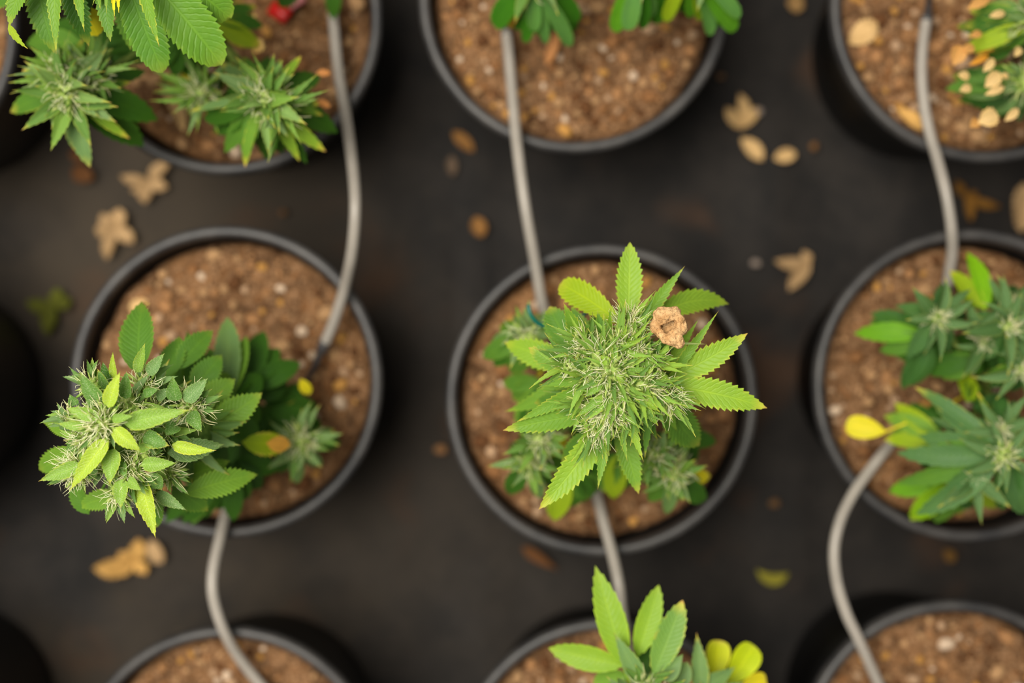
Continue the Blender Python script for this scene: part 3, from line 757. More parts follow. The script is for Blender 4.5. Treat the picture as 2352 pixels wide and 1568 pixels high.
    flower(t, 300, 985, .510, .040, (-.3, 0, 1), 0, 0, 22, SUGAR_WIDE, (.028, .040), None, 240, [MG, BD, DG, BG], el=(-.2, .35), mat=M_CORE, name='flower_core')
    flower(t, 420, 985, .480, .030, (0, 0, 1), 0, 0, 18, SUGAR_WIDE, (.025, .038), None, 241, [MG, BD, DG, BG], el=(-.2, .35), mat=M_CORE, name='flower_core')
    # lower foliage in shade
    rl = lambda h, tips, **k: ring_leaves(t, h, tips, **k)
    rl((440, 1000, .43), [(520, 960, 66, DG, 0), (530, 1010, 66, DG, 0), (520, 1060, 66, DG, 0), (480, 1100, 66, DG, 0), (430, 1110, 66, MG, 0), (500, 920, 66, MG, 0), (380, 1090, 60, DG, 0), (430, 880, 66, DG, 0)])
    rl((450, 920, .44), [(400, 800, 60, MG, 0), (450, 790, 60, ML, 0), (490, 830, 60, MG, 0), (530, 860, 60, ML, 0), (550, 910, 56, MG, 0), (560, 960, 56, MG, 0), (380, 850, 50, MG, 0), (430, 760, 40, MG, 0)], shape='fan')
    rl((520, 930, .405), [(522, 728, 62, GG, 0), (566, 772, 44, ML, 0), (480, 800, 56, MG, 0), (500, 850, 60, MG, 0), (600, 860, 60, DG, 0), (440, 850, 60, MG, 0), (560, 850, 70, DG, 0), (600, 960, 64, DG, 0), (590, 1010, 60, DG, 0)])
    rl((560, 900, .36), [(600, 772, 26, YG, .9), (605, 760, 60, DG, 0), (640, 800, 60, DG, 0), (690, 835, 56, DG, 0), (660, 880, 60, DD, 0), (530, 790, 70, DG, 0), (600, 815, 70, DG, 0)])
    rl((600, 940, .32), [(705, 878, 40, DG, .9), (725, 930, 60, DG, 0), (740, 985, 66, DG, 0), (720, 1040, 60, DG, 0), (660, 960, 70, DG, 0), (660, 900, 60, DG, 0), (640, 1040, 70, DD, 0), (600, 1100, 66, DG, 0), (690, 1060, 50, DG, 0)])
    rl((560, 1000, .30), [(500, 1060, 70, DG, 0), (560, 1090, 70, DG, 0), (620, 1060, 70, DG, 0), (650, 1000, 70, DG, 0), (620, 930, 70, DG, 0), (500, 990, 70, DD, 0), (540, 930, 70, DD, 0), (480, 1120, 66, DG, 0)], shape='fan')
    leaf(t, 612, 1016, .394, 668, 1022, .372, 38, lin(214, 160, 70), .2, 'fan', 8, .1, td=.03, name='withered_tip')
    leaf(t, 556, 1015, .40, 664, 1021, .37, 54, YG, 2.2, 'oval', 10, .12)
    leaf(t, 690, 870, .33, 712, 905, .32, 26, YL, .6, 'oval', 6, .1)
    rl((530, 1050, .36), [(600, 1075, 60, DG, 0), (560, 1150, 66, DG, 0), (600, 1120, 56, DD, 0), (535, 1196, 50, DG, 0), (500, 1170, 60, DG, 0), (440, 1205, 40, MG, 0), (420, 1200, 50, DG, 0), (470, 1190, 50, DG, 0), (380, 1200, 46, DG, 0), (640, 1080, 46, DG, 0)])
    c = P(690, 1012, .33); stem(t, [at(.15), at(.15).lerp(c, .6), c], .003, .002, 'branch', 4)
    flower(t, 690, 1012, .335, .012, (0, 0, 1), 26, 40, 14, SUGAR_WIDE, (.02, .035), None, 250, [GG, GG, MG], el=(-.1, .6))
    rl((690, 1012, .322), [(738, 1070, 36, GG, 0), (682, 1110, 36, GG, 0), (782, 1018, 40, DG, 0), (770, 990, 28, GG, 1.0), (640, 1085, 34, DG, 0), (720, 960, 40, DG, 0), (640, 1000, 40, GG, 0), (735, 1035, 36, MG, .2), (745, 1000, 30, GG, 0)])
plant_left()

# ------------------------------------------------------------------ top left plant
def plant_top_left():
    base = P(500, 60, SOIL_Z); t = empty('cannabis_plant', base, 'big leafy cannabis plant cut by the top left corner with two side buds', 'plant', 'flowering cannabis plants')
    top = P(255, -130, .545); at = lambda k: base.lerp(top, k)
    stem(t, [base - Vector((0, 0, .02)), at(.4), at(.7), top], .0065, .003)
    Lf = lambda *a, **k: leaf(t, *a, pet=k.pop('pet', at(.85)), **k)
    Lf(95, -70, .545, 22, 62, .535, 44, ML, .3, arch=.05, bend=-.20, pet=at(.95))
    Lf(20, 55, .536, 64, 112, .530, 16, YG, .9, arch=.0, bend=-.15, teeth=6, shape='lance', pet=None)
    Lf(125, -90, .545, 129, 124, .54, 36, ML, .6, arch=.05, shape='lance', teeth=15)
    Lf(80, -60, .52, 125, 122, .50, 66, MG, .2, arch=.08, teeth=14)
    Lf(145, -60, .525, 204, 106, .50, 56, DG, .3, arch=.08, teeth=14, bend=.05)
    Lf(172, -60, .545, 194, 73, .545, 25, ML, .9, arch=.04, shape='lance', teeth=10)
    Lf(235, -60, .535, 254, 96, .53, 40, MG, .2, arch=.06, teeth=12)
    Lf(258, -40, .55, 263, 38, .552, 11, YL, .8, arch=.02, shape='lance', teeth=5)
    Lf(270, -40, .55, 273, 30, .552, 12, YL, 1., arch=.02, shape='lance', teeth=5)
    Lf(225, -40, .54, 230, 20, .54, 16, ML, .8, arch=.02, shape='lance', teeth=6)
    Lf(282, -70, .53, 374, 166, .50, 88, lin(84, 132, 40), .1, arch=.10, teeth=17, shape='paddle', td=.08, wave=.05)
    Lf(320, -60, .55, 366, 108, .555, 30, ML, 1., arch=.04, shape='lance', teeth=10)
    Lf(330, -60, .53, 508, 150, .500, 108, lin(94, 140, 40), .1, arch=.12, teeth=17, shape='paddle', bend=.05, td=.08, wave=.05)
    Lf(390, -70, .53, 530, 42, .50, 90, lin(94, 140, 40), .1, arch=.12, teeth=15, shape='paddle', td=.08, wave=.05)
    Lf(290, -60, .50, 300, 115, .47, 60, MG, .1, arch=.08)
    Lf(190, 10, .49, 225, 82, .47, 62, YL, .1, arch=.08, shape='oval')
    Lf(210, -60, .51, 175, 60, .48, 60, DG, .1, arch=.08)
    Lf(350, -60, .48, 420, 110, .45, 70, MG, .1, arch=.08)
    Lf(30, -60, .51, -10, 20, .49, 60, MG, .5, arch=.08)
    flower(t, 255, -130, .55, .03, (0, 0, 1), 40, 60, 20, SUGAR_THIN, (.03, .05), None, 300)
    # side bud with drooping leaves at the far left
    for (x, y, z), sd, r in (((160, 215, .435), 310, .0135), ((605, 225, .425), 311, .0135), ((462, 215, .36), 312, .012), ((140, 165, .43), 313, .012), ((640, 245, .42), 314, .012), ((215, 180, .42), 315, .011)):
        c = P(x, y, z); stem(t, [at(.3), at(.3).lerp(c, .5) - Vector((0, 0, .01)), c - Vector((0, 0, .01))], .0035, .002, 'branch', 4)
        flower(t, x, y, z, r, (0, 0, 1), 26, 45, 26, SUGAR_WIDE if r > .013 else SUGAR_THIN, (.022, .042), None, sd, [GG, MG, MG, ML, lin(116, 152, 76)], hair=.009, el=(.05, 1.1))
    rl = lambda h, tips, **k: ring_leaves(t, h, tips, **k)
    rl((165, 210, .425), [(25, 258, 50, MG, .4), (52, 162, 38, ML, .9), (95, 215, 40, MG, .3), (75, 185, 30, GG, .8), (207, 384, 46, GG, .3, .01), (172, 345, 40, GG, .6), (157, 320, 24, GG, .6), (140, 300, 26, ML, .9), (120, 285, 40, GG, 0),
                          (330, 335, 70, DG, 0, -.04), (362, 275, 66, DG, 0, -.03), (302, 188, 24, ML, 1.), (330, 240, 60, DG, 0, -.03), (335, 165, 50, DG, 0, -.02), (298, 318, 26, LG, 1.), (260, 260, 30, GG, 0), (90, 120, 60, MG, 0, -.02), (190, 90, 26, ML, .9), (130, 110, 60, ML, .1, -.02), (260, 110, 44, GG, 0, -.03), (225, 130, 40, DG, 0), (290, 300, 60, DG, 0, -.04)], teeth=9)
    rl((605, 225, .412), [(692, 128, 22, LG, .9, .01), (735, 175, 56, DG, 0, -.02), (742, 265, 24, ML, .9), (775, 305, 56, DG, 0, -.03), (748, 348, 34, LG, .8), (705, 375, 40, DG, 0, -.02), (688, 370, 28, LG, .5), (563, 384, 26, ML, .9), (560, 360, 40, MG, 0), (515, 350, 44, MG, 0, -.02), (610, 365, 60, DG, 0, -.03), (650, 350, 60, DG, 0, -.03), (655, 305, 18, GG, .9), (618, 325, 22, GG, .9),
                          (505, 145, 28, GG, .9), (440, 255, 20, GG, .9), (470, 275, 60, DG, 0, -.02), (490, 300, 60, DG, 0, -.03), (645, 135, 24, GG, .6), (590, 140, 44, DG, 0), (560, 160, 44, DG, 0), (720, 215, 40, DG, .8, -.01), (735, 240, 36, MG, .8), (560, 130, 36, MG, .3)], teeth=9)
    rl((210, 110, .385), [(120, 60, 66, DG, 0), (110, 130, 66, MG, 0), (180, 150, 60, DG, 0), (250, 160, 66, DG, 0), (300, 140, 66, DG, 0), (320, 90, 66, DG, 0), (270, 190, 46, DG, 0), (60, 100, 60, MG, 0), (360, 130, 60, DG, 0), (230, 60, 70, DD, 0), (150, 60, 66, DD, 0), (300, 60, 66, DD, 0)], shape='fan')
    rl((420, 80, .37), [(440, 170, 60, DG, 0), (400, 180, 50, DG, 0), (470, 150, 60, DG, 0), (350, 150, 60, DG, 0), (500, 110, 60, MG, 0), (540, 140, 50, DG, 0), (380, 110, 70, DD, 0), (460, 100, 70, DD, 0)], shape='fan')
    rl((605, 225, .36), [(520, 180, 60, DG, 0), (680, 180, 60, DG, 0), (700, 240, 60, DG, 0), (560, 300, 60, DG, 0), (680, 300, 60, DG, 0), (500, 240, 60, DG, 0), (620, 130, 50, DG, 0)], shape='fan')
    rl((450, 190, .355), [(415, 235, 22, ML, .9), (413, 170, 20, YL, .9), (365, 178, 20, ML, .9), (520, 195, 40, DG, .6), (430, 140, 40, DG, 0), (500, 240, 50, DG, 0), (460, 260, 44, DG, 0)], teeth=8)
    rl((480, 40, .36), [(600, 105, 46, YG, .9), (560, 112, 20, YL, .6), (605, 60, 40, DG, 0), (520, 95, 66, ML, 0), (560, 20, 40, YG, .2), (590, 15, 30, DG, .9), (500, 130, 50, DG, 0), (420, 120, 60, DG, 0), (540, 70, 50, DG, 0)])
    leaf(t, 580, 100, .33, 606, 112, .33, 34, TAN, .3, 'oval', 5, .1, name='withered_leaf')
    leaf(t, 560, 32, .33, 588, 38, .33, 24, TAN, .3, 'oval', 5, .1, name='withered_leaf')
    leaf(t, 726, 167, .36, 758, 168, .355, 16, lin(206, 140, 80), .0, 'oval', 4, .1, name='withered_leaf')
    leaf(t, 728, 230, .36, 758, 245, .355, 16, lin(206, 140, 80), .0, 'oval', 4, .1, name='withered_leaf')
    leaf(t, 770, -60, .30, 765, 45, .27, 38, DG, .0, 'oval', 8, .1, pet=at(.2))
    leaf(t, 700, -60, .30, 640, 15, .27, 60, DD, .0, 'oval', 8, .1, pet=at(.2))
plant_top_left()

# ------------------------------------------------------------------ top centre plant (leaf tips only)
def plant_top_centre():
    base = P(1340, -30, SOIL_Z); t = empty('cannabis_plant', base, 'green plant at the top centre edge, only its drooping leaf tips showing', 'plant', 'flowering cannabis plants')
    top = P(1380, -150, .42); at = lambda k: base.lerp(top, k)
    stem(t, [base - Vector((0, 0, .02)), at(.5), top], .006, .003)
    for x, y, z, sd in ((1230, -50, .36, 400), (1470, -70, .37, 401), (1600, -70, .37, 402), (1380, -150, .42, 403)):
        c = P(x, y, z); stem(t, [at(.3), at(.3).lerp(c, .5), c], .003, .002, 'branch', 4)
        flower(t, x, y, z, .016, (0, 0, 1), 24, 30, 10, SUGAR_WIDE, (.02, .035), None, sd, [GG, MG])
    TG = lin(62, 122, 24); TL = lin(92, 154, 32); TM = lin(92, 142, 66)
    A = dict(dz=.05, shape='blunt', teeth=9)
    ring_leaves(t, (1230, -50, .36), [(1136, 62, 52, TG, 0), (1168, 66, 22, OR, .5, -.01), (1195, 40, 50, TM, 0), (1205, 98, 30, TG, 0), (1228, 72, 34, TM, .0, .02), (1254, 100, 26, TM, 0), (1262, 50, 50, TG, 0), (1290, 45, 50, TG, 0), (1312, 106, 36, TM, 0), (1328, 50, 46, TG, 0), (1150, 30, 40, TL, 0), (1214, 30, 22, GP, .6, .02), (1300, 20, 40, TM, 0), (1180, 20, 36, TG, 0)], **A)
    ring_leaves(t, (1470, -70, .37), [(1412, 74, 40, TL, 0), (1442, 70, 42, TM, 0, .02), (1478, 66, 32, TG, 0), (1496, 40, 30, TM, 0), (1425, 30, 40, TG, 0)], **A)
    ring_leaves(t, (1590, -70, .37), [(1528, 50, 32, YG, 0), (1590, 38, 40, TL, 0), (1610, 46, 36, YG, 0), (1632, 82, 34, TM, 0), (1690, 70, 50, TL, 0), (1700, 40, 36, TM, 0, .02), (1560, 10, 40, TG, 0), (1645, 20, 46, TG, 0), (1615, 20, 40, TL, 0)], **A)
    ring_leaves(t, (1240, -60, .34), [(1148, 48, 50, TL, 0), (1190, 70, 44, TG, 0), (1240, 80, 44, TL, 0), (1275, 70, 46, TG, 0), (1320, 70, 46, TG, 0), (1215, 55, 50, TG, 0), (1300, 80, 30, TM, 0)], **A)
    ring_leaves(t, (1560, -60, .345), [(1505, 55, 36, TG, 0), (1545, 30, 36, TL, 0), (1578, 28, 40, TG, 0), (1655, 60, 40, TG, 0), (1670, 30, 40, TL, 0), (1460, 45, 40, TG, 0)], **A)
plant_top_centre()

# ------------------------------------------------------------------ top right plant
def plant_top_right():
    base = P(2320, 60, SOIL_Z); t = empty('cannabis_plant', base, 'browning plant with withered tan leaf bits, top right corner', 'plant', 'flowering cannabis plants')
    top = P(2390, 60, .40); at = lambda k: base.lerp(top, k)
    stem(t, [base - Vector((0, 0, .02)), at(.5), top], .006, .003)
    for x, y, z, sd in ((2385, 50, .38, 500), (2360, 190, .35, 501)):
        c = P(x, y, z); flower(t, x, y, z, .016, (0, 0, 1), 24, 30, 12, SUGAR_WIDE, (.02, .035), None, sd, [GG, MG])
        stem(t, [at(.4), at(.4).lerp(c, .5), c], .003, .002, 'branch', 4)
    ring_leaves(t, (2375, 50, .37), [(2215, 62, 50, DG, .4), (2225, 25, 46, MG, .7), (2208, 118, 40, YG, 1.), (2230, 110, 44, DG, .3), (2260, 90, 60, DG, .2), (2260, 10, 50, GG, .8), (2290, 20, 50, MG, .5), (2300, 110, 50, MG, .2), (2220, 85, 30, DG, .9), (2330, 20, 60, GG, .1), (2310, 70, 60, DG, .4), (2240, 130, 24, OR, .6)])
    ring_leaves(t, (2350, 195, .345), [(2172, 205, 44, MG, 0), (2185, 175, 44, DG, .3), (2210, 215, 46, GG, .2), (2230, 240, 46, DD, 0), (2225, 170, 50, DG, .2), (2270, 260, 50, GG, 0), (2300, 250, 56, GG, 0), (2260, 165, 50, DG, .3), (2320, 150, 60, GG, 0), (2335, 260, 50, GG, .1)])
    ring_leaves(t, (2345, 95, .34), [(2195, 60, 50, DG, .3), (2210, 110, 50, MG, .9), (2240, 40, 60, DG, 0), (2240, 120, 60, DG, 0), (2280, 60, 66, MG, 0), (2280, 110, 66, DG, 0), (2300, 30, 60, GG, 0), (2330, 30, 60, GG, 0), (2325, 140, 60, DG, 0), (2360, 150, 60, GG, 0)], shape='fan')
    ring_leaves(t, (2345, 210, .325), [(2190, 190, 56, DG, .1), (2200, 230, 50, DG, 0), (2240, 200, 70, GG, 0), (2250, 250, 66, DG, 0), (2290, 220, 70, GG, 0), (2300, 270, 60, DG, 0), (2300, 170, 60, DG, 0), (2340, 150, 60, GG, 0), (2350, 270, 60, GG, 0)], shape='fan')
    W = lambda *a, **k: leaf(t, *a, name='withered_leaf', **k)
    T1 = lin(232, 198, 138); T2 = lin(214, 160, 92)
    for (bx, by, tx, ty, wd, col) in ((2190, 150, 2205, 105, 36, T2), (2222, 20, 2272, -5, 24, T2), (2272, 38, 2308, 30, 18, T1), (2228, 84, 2254, 76, 18, T2), (2208, 116, 2238, 110, 22, T2), (2200, 172, 2226, 178, 20, T1), (2258, 165, 2282, 135, 20, T1), (2262, 200, 2296, 168, 32, T1), (2262, 218, 2306, 200, 18, T1),
                                      (2204, 208, 2230, 200, 20, T1), (2330, 130, 2342, 108, 18, T1), (2246, 282, 2290, 262, 42, T1), (2228, 292, 2246, 276, 24, T2), (2308, 278, 2338, 250, 20, T1), (2225, 150, 2270, 128, 14, OR), (2316, 88, 2326, 68, 20, GP), (2298, 172, 2316, 178, 14, T1)):
        W(bx, by, .375, tx, ty, .370, wd, col, 0, 'oval', 5, .15, fold=.5)
plant_top_right()

# ------------------------------------------------------------------ right plant
def plant_right():
    base = P(2250, 890, SOIL_Z); t = empty('cannabis_plant', base, 'bushy dark green plant at the right edge with one bright yellow leaf', 'plant', 'flowering cannabis plants')
    top = P(2300, 860, .38); at = lambda k: base.lerp(top, k)
    stem(t, [base - Vector((0, 0, .02)), at(.5), top], .006, .003)
    D1 = lin(62, 104, 44); D2 = lin(78, 118, 62); D3 = lin(50, 92, 24)
    for x, y, z, sd, r in ((2152, 730, .375, 600, .011), (2315, 750, .385, 601, .012), (2258, 785, .36, 602, .009), (2305, 1045, .40, 603, .016), (2240, 1095, .375, 604, .009), (2215, 1018, .36, 605, .007), (2345, 850, .38, 606, .010), (2300, 985, .385, 607, .009), (2315, 702, .375, 608, .007)):
        c = P(x, y, z); stem(t, [at(.3), at(.3).lerp(c, .5), c], .003, .002, 'branch', 4)
        flower(t, x, y, z, r * .62, (0, 0, 1), 22, 30, 9, SUGAR_WIDE, (.024, .040), None, sd, [D2, D1, D2, D2], hair=.007, el=(-.05, .6))
    k = dict(teeth=8)
    ring_leaves(t, (2152, 730, .368), [(2052, 702, 36, D2, 0), (2060, 730, 40, D1, 0), (2165, 645, 40, D2, 0), (2185, 655, 34, D1, 0), (2078, 830, 46, D2, 0), (2182, 812, 42, D2, 0), (2225, 725, 36, D1, 0), (2210, 700, 30, D1, 0), (2110, 670, 30, D2, 0), (2105, 770, 40, D1, 0)], shape='lance', **k)
    ring_leaves(t, (2140, 770, .335), [(1962, 766, 46, lin(100, 156, 20), 0), (1998, 735, 40, DG, 0), (2030, 800, 44, DG, 0), (2020, 805, 40, MG, 0), (2072, 893, 48, D1, 0), (2095, 885, 50, D1, 0), (2160, 810, 50, DG, 0), (2000, 720, 44, D1, 0), (2050, 770, 60, DG, 0), (2140, 850, 60, D3, 0), (2060, 820, 50, DG, 0)], **k)
    ring_leaves(t, (2270, 720, .35), [(2222, 580, 42, lin(120, 176, 14), 0), (2182, 622, 40, YG, .5), (2240, 650, 40, MG, 0), (2288, 645, 30, D2, .2), (2302, 660, 34, ML, 0), (2200, 660, 40, ML, 0), (2340, 660, 40, D1, 0)], **k)
    ring_leaves(t, (2315, 752, .378), [(2200, 745, 36, D2, .4), (2230, 715, 34, D2, 0), (2255, 830, 46, D2, 0), (2290, 850, 40, D1, 0), (2345, 690, 40, D2, 0), (2360, 790, 50, D2, 0), (2240, 770, 34, D1, 0)], shape='lance', **k)
    ring_leaves(t, (2255, 810, .335), [(2125, 858, 50, DG, 0), (2150, 862, 60, MG, 0), (2200, 850, 60, DG, 0), (2240, 860, 50, D3, 0), (2210, 800, 50, D3, 0), (2180, 780, 50, D3, 0), (2320, 860, 60, D3, 0)], **k)
    ring_leaves(t, (2350, 850, .37), [(2258, 862, 34, MG, .6), (2270, 890, 40, D1, 0), (2320, 900, 50, D1, 0), (2300, 830, 40, D1, 0)], shape='lance', **k)
    ring_leaves(t, (2222, 935, .335), [(2210, 855, 48, YG, 0), (2232, 870, 44, ML, 0), (2250, 880, 40, D3, 0), (2120, 955, 60, D3, 0), (2260, 920, 60, D3, 0), (2320, 930, 60, D1, 0)], **k)
    ring_leaves(t, (2305, 1040, .388), [(2100, 888, 34, D2, .6), (2142, 925, 50, D2, .2), (2245, 900, 20, MG, 1.), (2330, 920, 44, D2, 0), (2290, 905, 50, D1, 0), (2110, 1000, 50, D2, 0), (2060, 1040, 50, D2, 0), (2100, 1050, 60, MG, 0), (2240, 960, 44, D2, 0), (2060, 1110, 44, MG, 0, -.02), (2105, 1180, 56, D2, 0), (2150, 1160, 60, D2, 0), (2352, 1180, 70, D2, 0), (2300, 1170, 66, D1, 0), (2360, 960, 60, D2, 0), (2200, 975, 30, D2, 0), (2180, 1090, 60, D1, 0)], teeth=9)
    ring_leaves(t, (2170, 1010, .325), [(2030, 955, 44, ML, .2), (2040, 1000, 54, MG, .3), (2090, 925, 44, DG, 0), (2055, 925, 40, YG, .3), (2030, 1010, 36, YG, .6), (2120, 1075, 50, D3, 0), (2070, 980, 70, lin(120, 164, 60), .1)], **k)
    leaf(t, 2035, 992, .315, 1943, 974, .305, 52, YL, .1, 'blunt', 14, .12, td=.03, fold=.2, pet=at(.3))
    ring_leaves(t, (2180, 1100, .32), [(2042, 1130, 48, lin(104, 160, 30), 0), (2092, 1195, 56, lin(132, 180, 20), .2), (2150, 1200, 60, MG, 0), (2200, 1180, 60, MG, 0), (2125, 1150, 60, D1, 0), (2290, 1165, 34, YG, 0), (2240, 1160, 60, D1, 0)], **k)
    leaf(t, 2360, 1150, .36, 2338, 1100, .36, 30, LG, 0, 'oval', 6, .1)
plant_right()

# ------------------------------------------------------------------ bottom centre plant
def plant_bottom():
    base = P(1420, 1790, SOIL_Z); t = empty('cannabis_plant', base, 'light green plant rising from the bottom middle pot with upright leaves', 'plant', 'flowering cannabis plants')
    top = P(1475, 1600, .46); at = lambda k: base.lerp(top, k)
    stem(t, [base - Vector((0, 0, .02)), at(.5), top], .006, .003)
    Lf = lambda *a, **k: leaf(t, *a, pet=k.pop('pet', at(.85)), td=.03, **k)
    G1 = lin(132, 170, 48); G2 = lin(112, 152, 68)
    Lf(1436, 1535, .44, 1367, 1299, .435, 68, G1, .1, shape='fan', arch=.06, teeth=10)
    Lf(1462, 1510, .435, 1513, 1343, .43, 56, G1, .1, shape='oval', arch=.08, teeth=10)
    Lf(1500, 1550, .45, 1568, 1378, .45, 66, G2, .7, shape='oval', arch=.06, teeth=10)
    Lf(1435, 1528, .43, 1260, 1488, .42, 58, G1, .1, shape='oval', arch=.08, teeth=10)
    Lf(1475, 1570, .455, 1410, 1452, .455, 44, GG, .3, shape='lance', arch=.08, teeth=9)
    Lf(1610, 1590, .42, 1600, 1452, .42, 42, GG, .9, shape='lance', arch=.06, teeth=9)
    Lf(1640, 1560, .38, 1652, 1470, .37, 56, lin(190, 200, 14), .4, shape='blunt', arch=.1, teeth=14)
    Lf(1670, 1570, .38, 1732, 1482, .37, 66, lin(180, 200, 16), .1, shape='blunt', arch=.1, teeth=14)
    Lf(1690, 1585, .38, 1760, 1560, .37, 50, YL, .3, shape='blunt', arch=.1, teeth=14)
    Lf(1440, 1550, .42, 1362, 1572, .41, 60, ML, .1, shape='oval', arch=.08)
    Lf(1545, 1580, .43, 1580, 1520, .43, 50, GG, .1, shape='oval', arch=.08)
    Lf(1600, 1590, .42, 1690, 1530, .41, 46, GG, .2, shape='lance', arch=.08)
    Lf(1610, 1610, .42, 1710, 1565, .41, 46, GG, .2, shape='lance', arch=.08)
    Lf(1520, 1560, .45, 1570, 1500, .45, 44, GG, .1, shape='lance', arch=.06)
    Lf(1450, 1570, .41, 1500, 1480, .40, 50, DG, .1, shape='oval', arch=.06)
    ring_leaves(t, (1450, 1690, .36), [(1370, 1640, 60, MG, 0), (1530, 1650, 60, MG, 0), (1350, 1720, 60, DG, 0), (1560, 1720, 60, DG, 0), (1420, 1790, 60, DG, 0), (1500, 1790, 60, DG, 0)])
    ring_leaves(t, (1430, 1750, .29), [(1330, 1700, 60, DG, 0), (1330, 1790, 60, DG, 0), (1530, 1700, 60, DG, 0), (1520, 1800, 60, DG, 0), (1430, 1850, 60, DG, 0)])
    for x, y, z, sd, r in ((1480, 1580, .455, 700, .009), (1515, 1590, .45, 701, .008), (1600, 1625, .42, 702, .009), (1450, 1598, .445, 703, .008)):
        flower(t, x, y, z, r, (0, 0, 1), 26, 30, 9, SUGAR_WIDE, (.018, .028), None, sd, [GG, MG, GG], hair=.007)
plant_bottom()

# ------------------------------------------------------------------ drip tubes with stakes
def drip(pts, stakes, label):
    c = catmull([P(*p) for p in pts], 8)
    t = empty('drip_tube', c[0], label, 'tube', 'grey drip irrigation tubes')
    v, f = tube_geo(c, 0.0049, 12); obj('tube', v, f, M_TUBE, t, c[0])
    for st in stakes:
        q = catmull([P(*p) for p in st], 6); n = len(q)
        rad = [0.0056 if i < n * .18 else 0.0040 - 0.0022 * i / n for i in range(n)]
        v, f = tube_geo(q, rad, 10); obj('stake', v, f, M_STAKE, t, q[0])
drip([(764, 0, .243), (767, 60, .246), (778, 170, .254), (796, 275, .268), (811, 390, .300), (816, 480, .315), (808, 580, .300), (790, 665, .268), (768, 735, .250), (746, 788, .238)],
     [[(766, 25, .244), (758, -30, .225), (752, -60, .2)], [(747, 783, .239), (724, 838, .226), (700, 885, .200)]], 'grey drip tube arching from the red tag pot down to the leaning plant pot')
drip([(540, 1110, .226), (522, 1165, .243), (506, 1232, .258), (491, 1300, .270), (488, 1355, .274), (500, 1410, .268), (521, 1462, .258), (553, 1515, .244), (605, 1580, .234), (660, 1650, .226)],
     [[(657, 1646, .227), (690, 1690, .218), (706, 1712, .190)], [(538, 1114, .227), (556, 1070, .215), (570, 1040, .196)]], 'grey drip tube curving from the leaning plant pot into the bottom left pot')
drip([(1163, 74, .238), (1168, 120, .244), (1176, 210, .250), (1184, 300, .262), (1196, 400, .272), (1209, 490, .272), (1227, 590, .262), (1242, 680, .245), (1256, 740, .232)],
     [[(1164, 84, .239), (1162, 50, .228), (1160, 20, .198)], [(1254, 732, .234), (1266, 785, .222), (1275, 820, .196)]], 'straight grey drip tube from the bare top centre pot to the centre pot')
drip([(1362, 1105, .230), (1374, 1150, .240), (1388, 1205, .250), (1406, 1270, .260), (1421, 1340, .272), (1428, 1400, .266), (1434, 1440, .258), (1442, 1500, .243), (1452, 1560, .232)],
     [[(1364, 1112, .231), (1356, 1075, .22), (1350, 1050, .196)], [(1450, 1550, .233), (1462, 1610, .222), (1468, 1640, .196)]], 'short grey drip tube from below the centre pot to the bottom middle pot')
drip([(2128, 42, .240), (2120, 100, .244), (2117, 170, .246), (2124, 250, .250), (2138, 315, .256), (2152, 362, .262), (2172, 440, .274), (2185, 520, .270), (2187, 580, .256), (2178, 640, .240), (2170, 680, .228)],
     [[(2128, 52, .241), (2133, 10, .232), (2136, -40, .200)], [(2171, 672, .229), (2164, 710, .22), (2160, 740, .196)]], 'grey drip tube from the top right pot to the right edge pot')
drip([(2052, 1010, .228), (2020, 1050, .242), (1988, 1092, .252), (1958, 1136, .262), (1930, 1195, .272), (1916, 1262, .276), (1922, 1335, .274), (1944, 1408, .266), (1966, 1455, .258), (1992, 1512, .246), (2018, 1570, .236), (2050, 1640, .226)],
     [[(2048, 1635, .227), (2072, 1690, .218), (2082, 1715, .190)], [(2048, 1015, .230), (2080, 980, .222), (2100, 960, .196)]], 'grey drip tube curving from the right edge pot into the bottom right pot')

# ------------------------------------------------------------------ green wire tie and tan clod
q = catmull([P(1213, 700, .425), P(1219, 722, .425), P(1236, 742, .422), P(1262, 750, .418), P(1295, 748, .414), P(1325, 736, .412), P(1345, 718, .412), P(1352, 700, .416)], 6)
v, f = tube_geo(q, 0.0017, 8); o = obj('wire_tie', v, f, M_TIE, None, q[0])
tag(o, 'dark green coated wire tie hooked among the centre plant leaves', 'plant tie')

o = inst('dried_clod', CLOD_MESH, Matrix.Translation(CLOD_AT)); tag(o, 'tan crumbly clod with a dark hole resting on the centre plant leaves', 'clod')

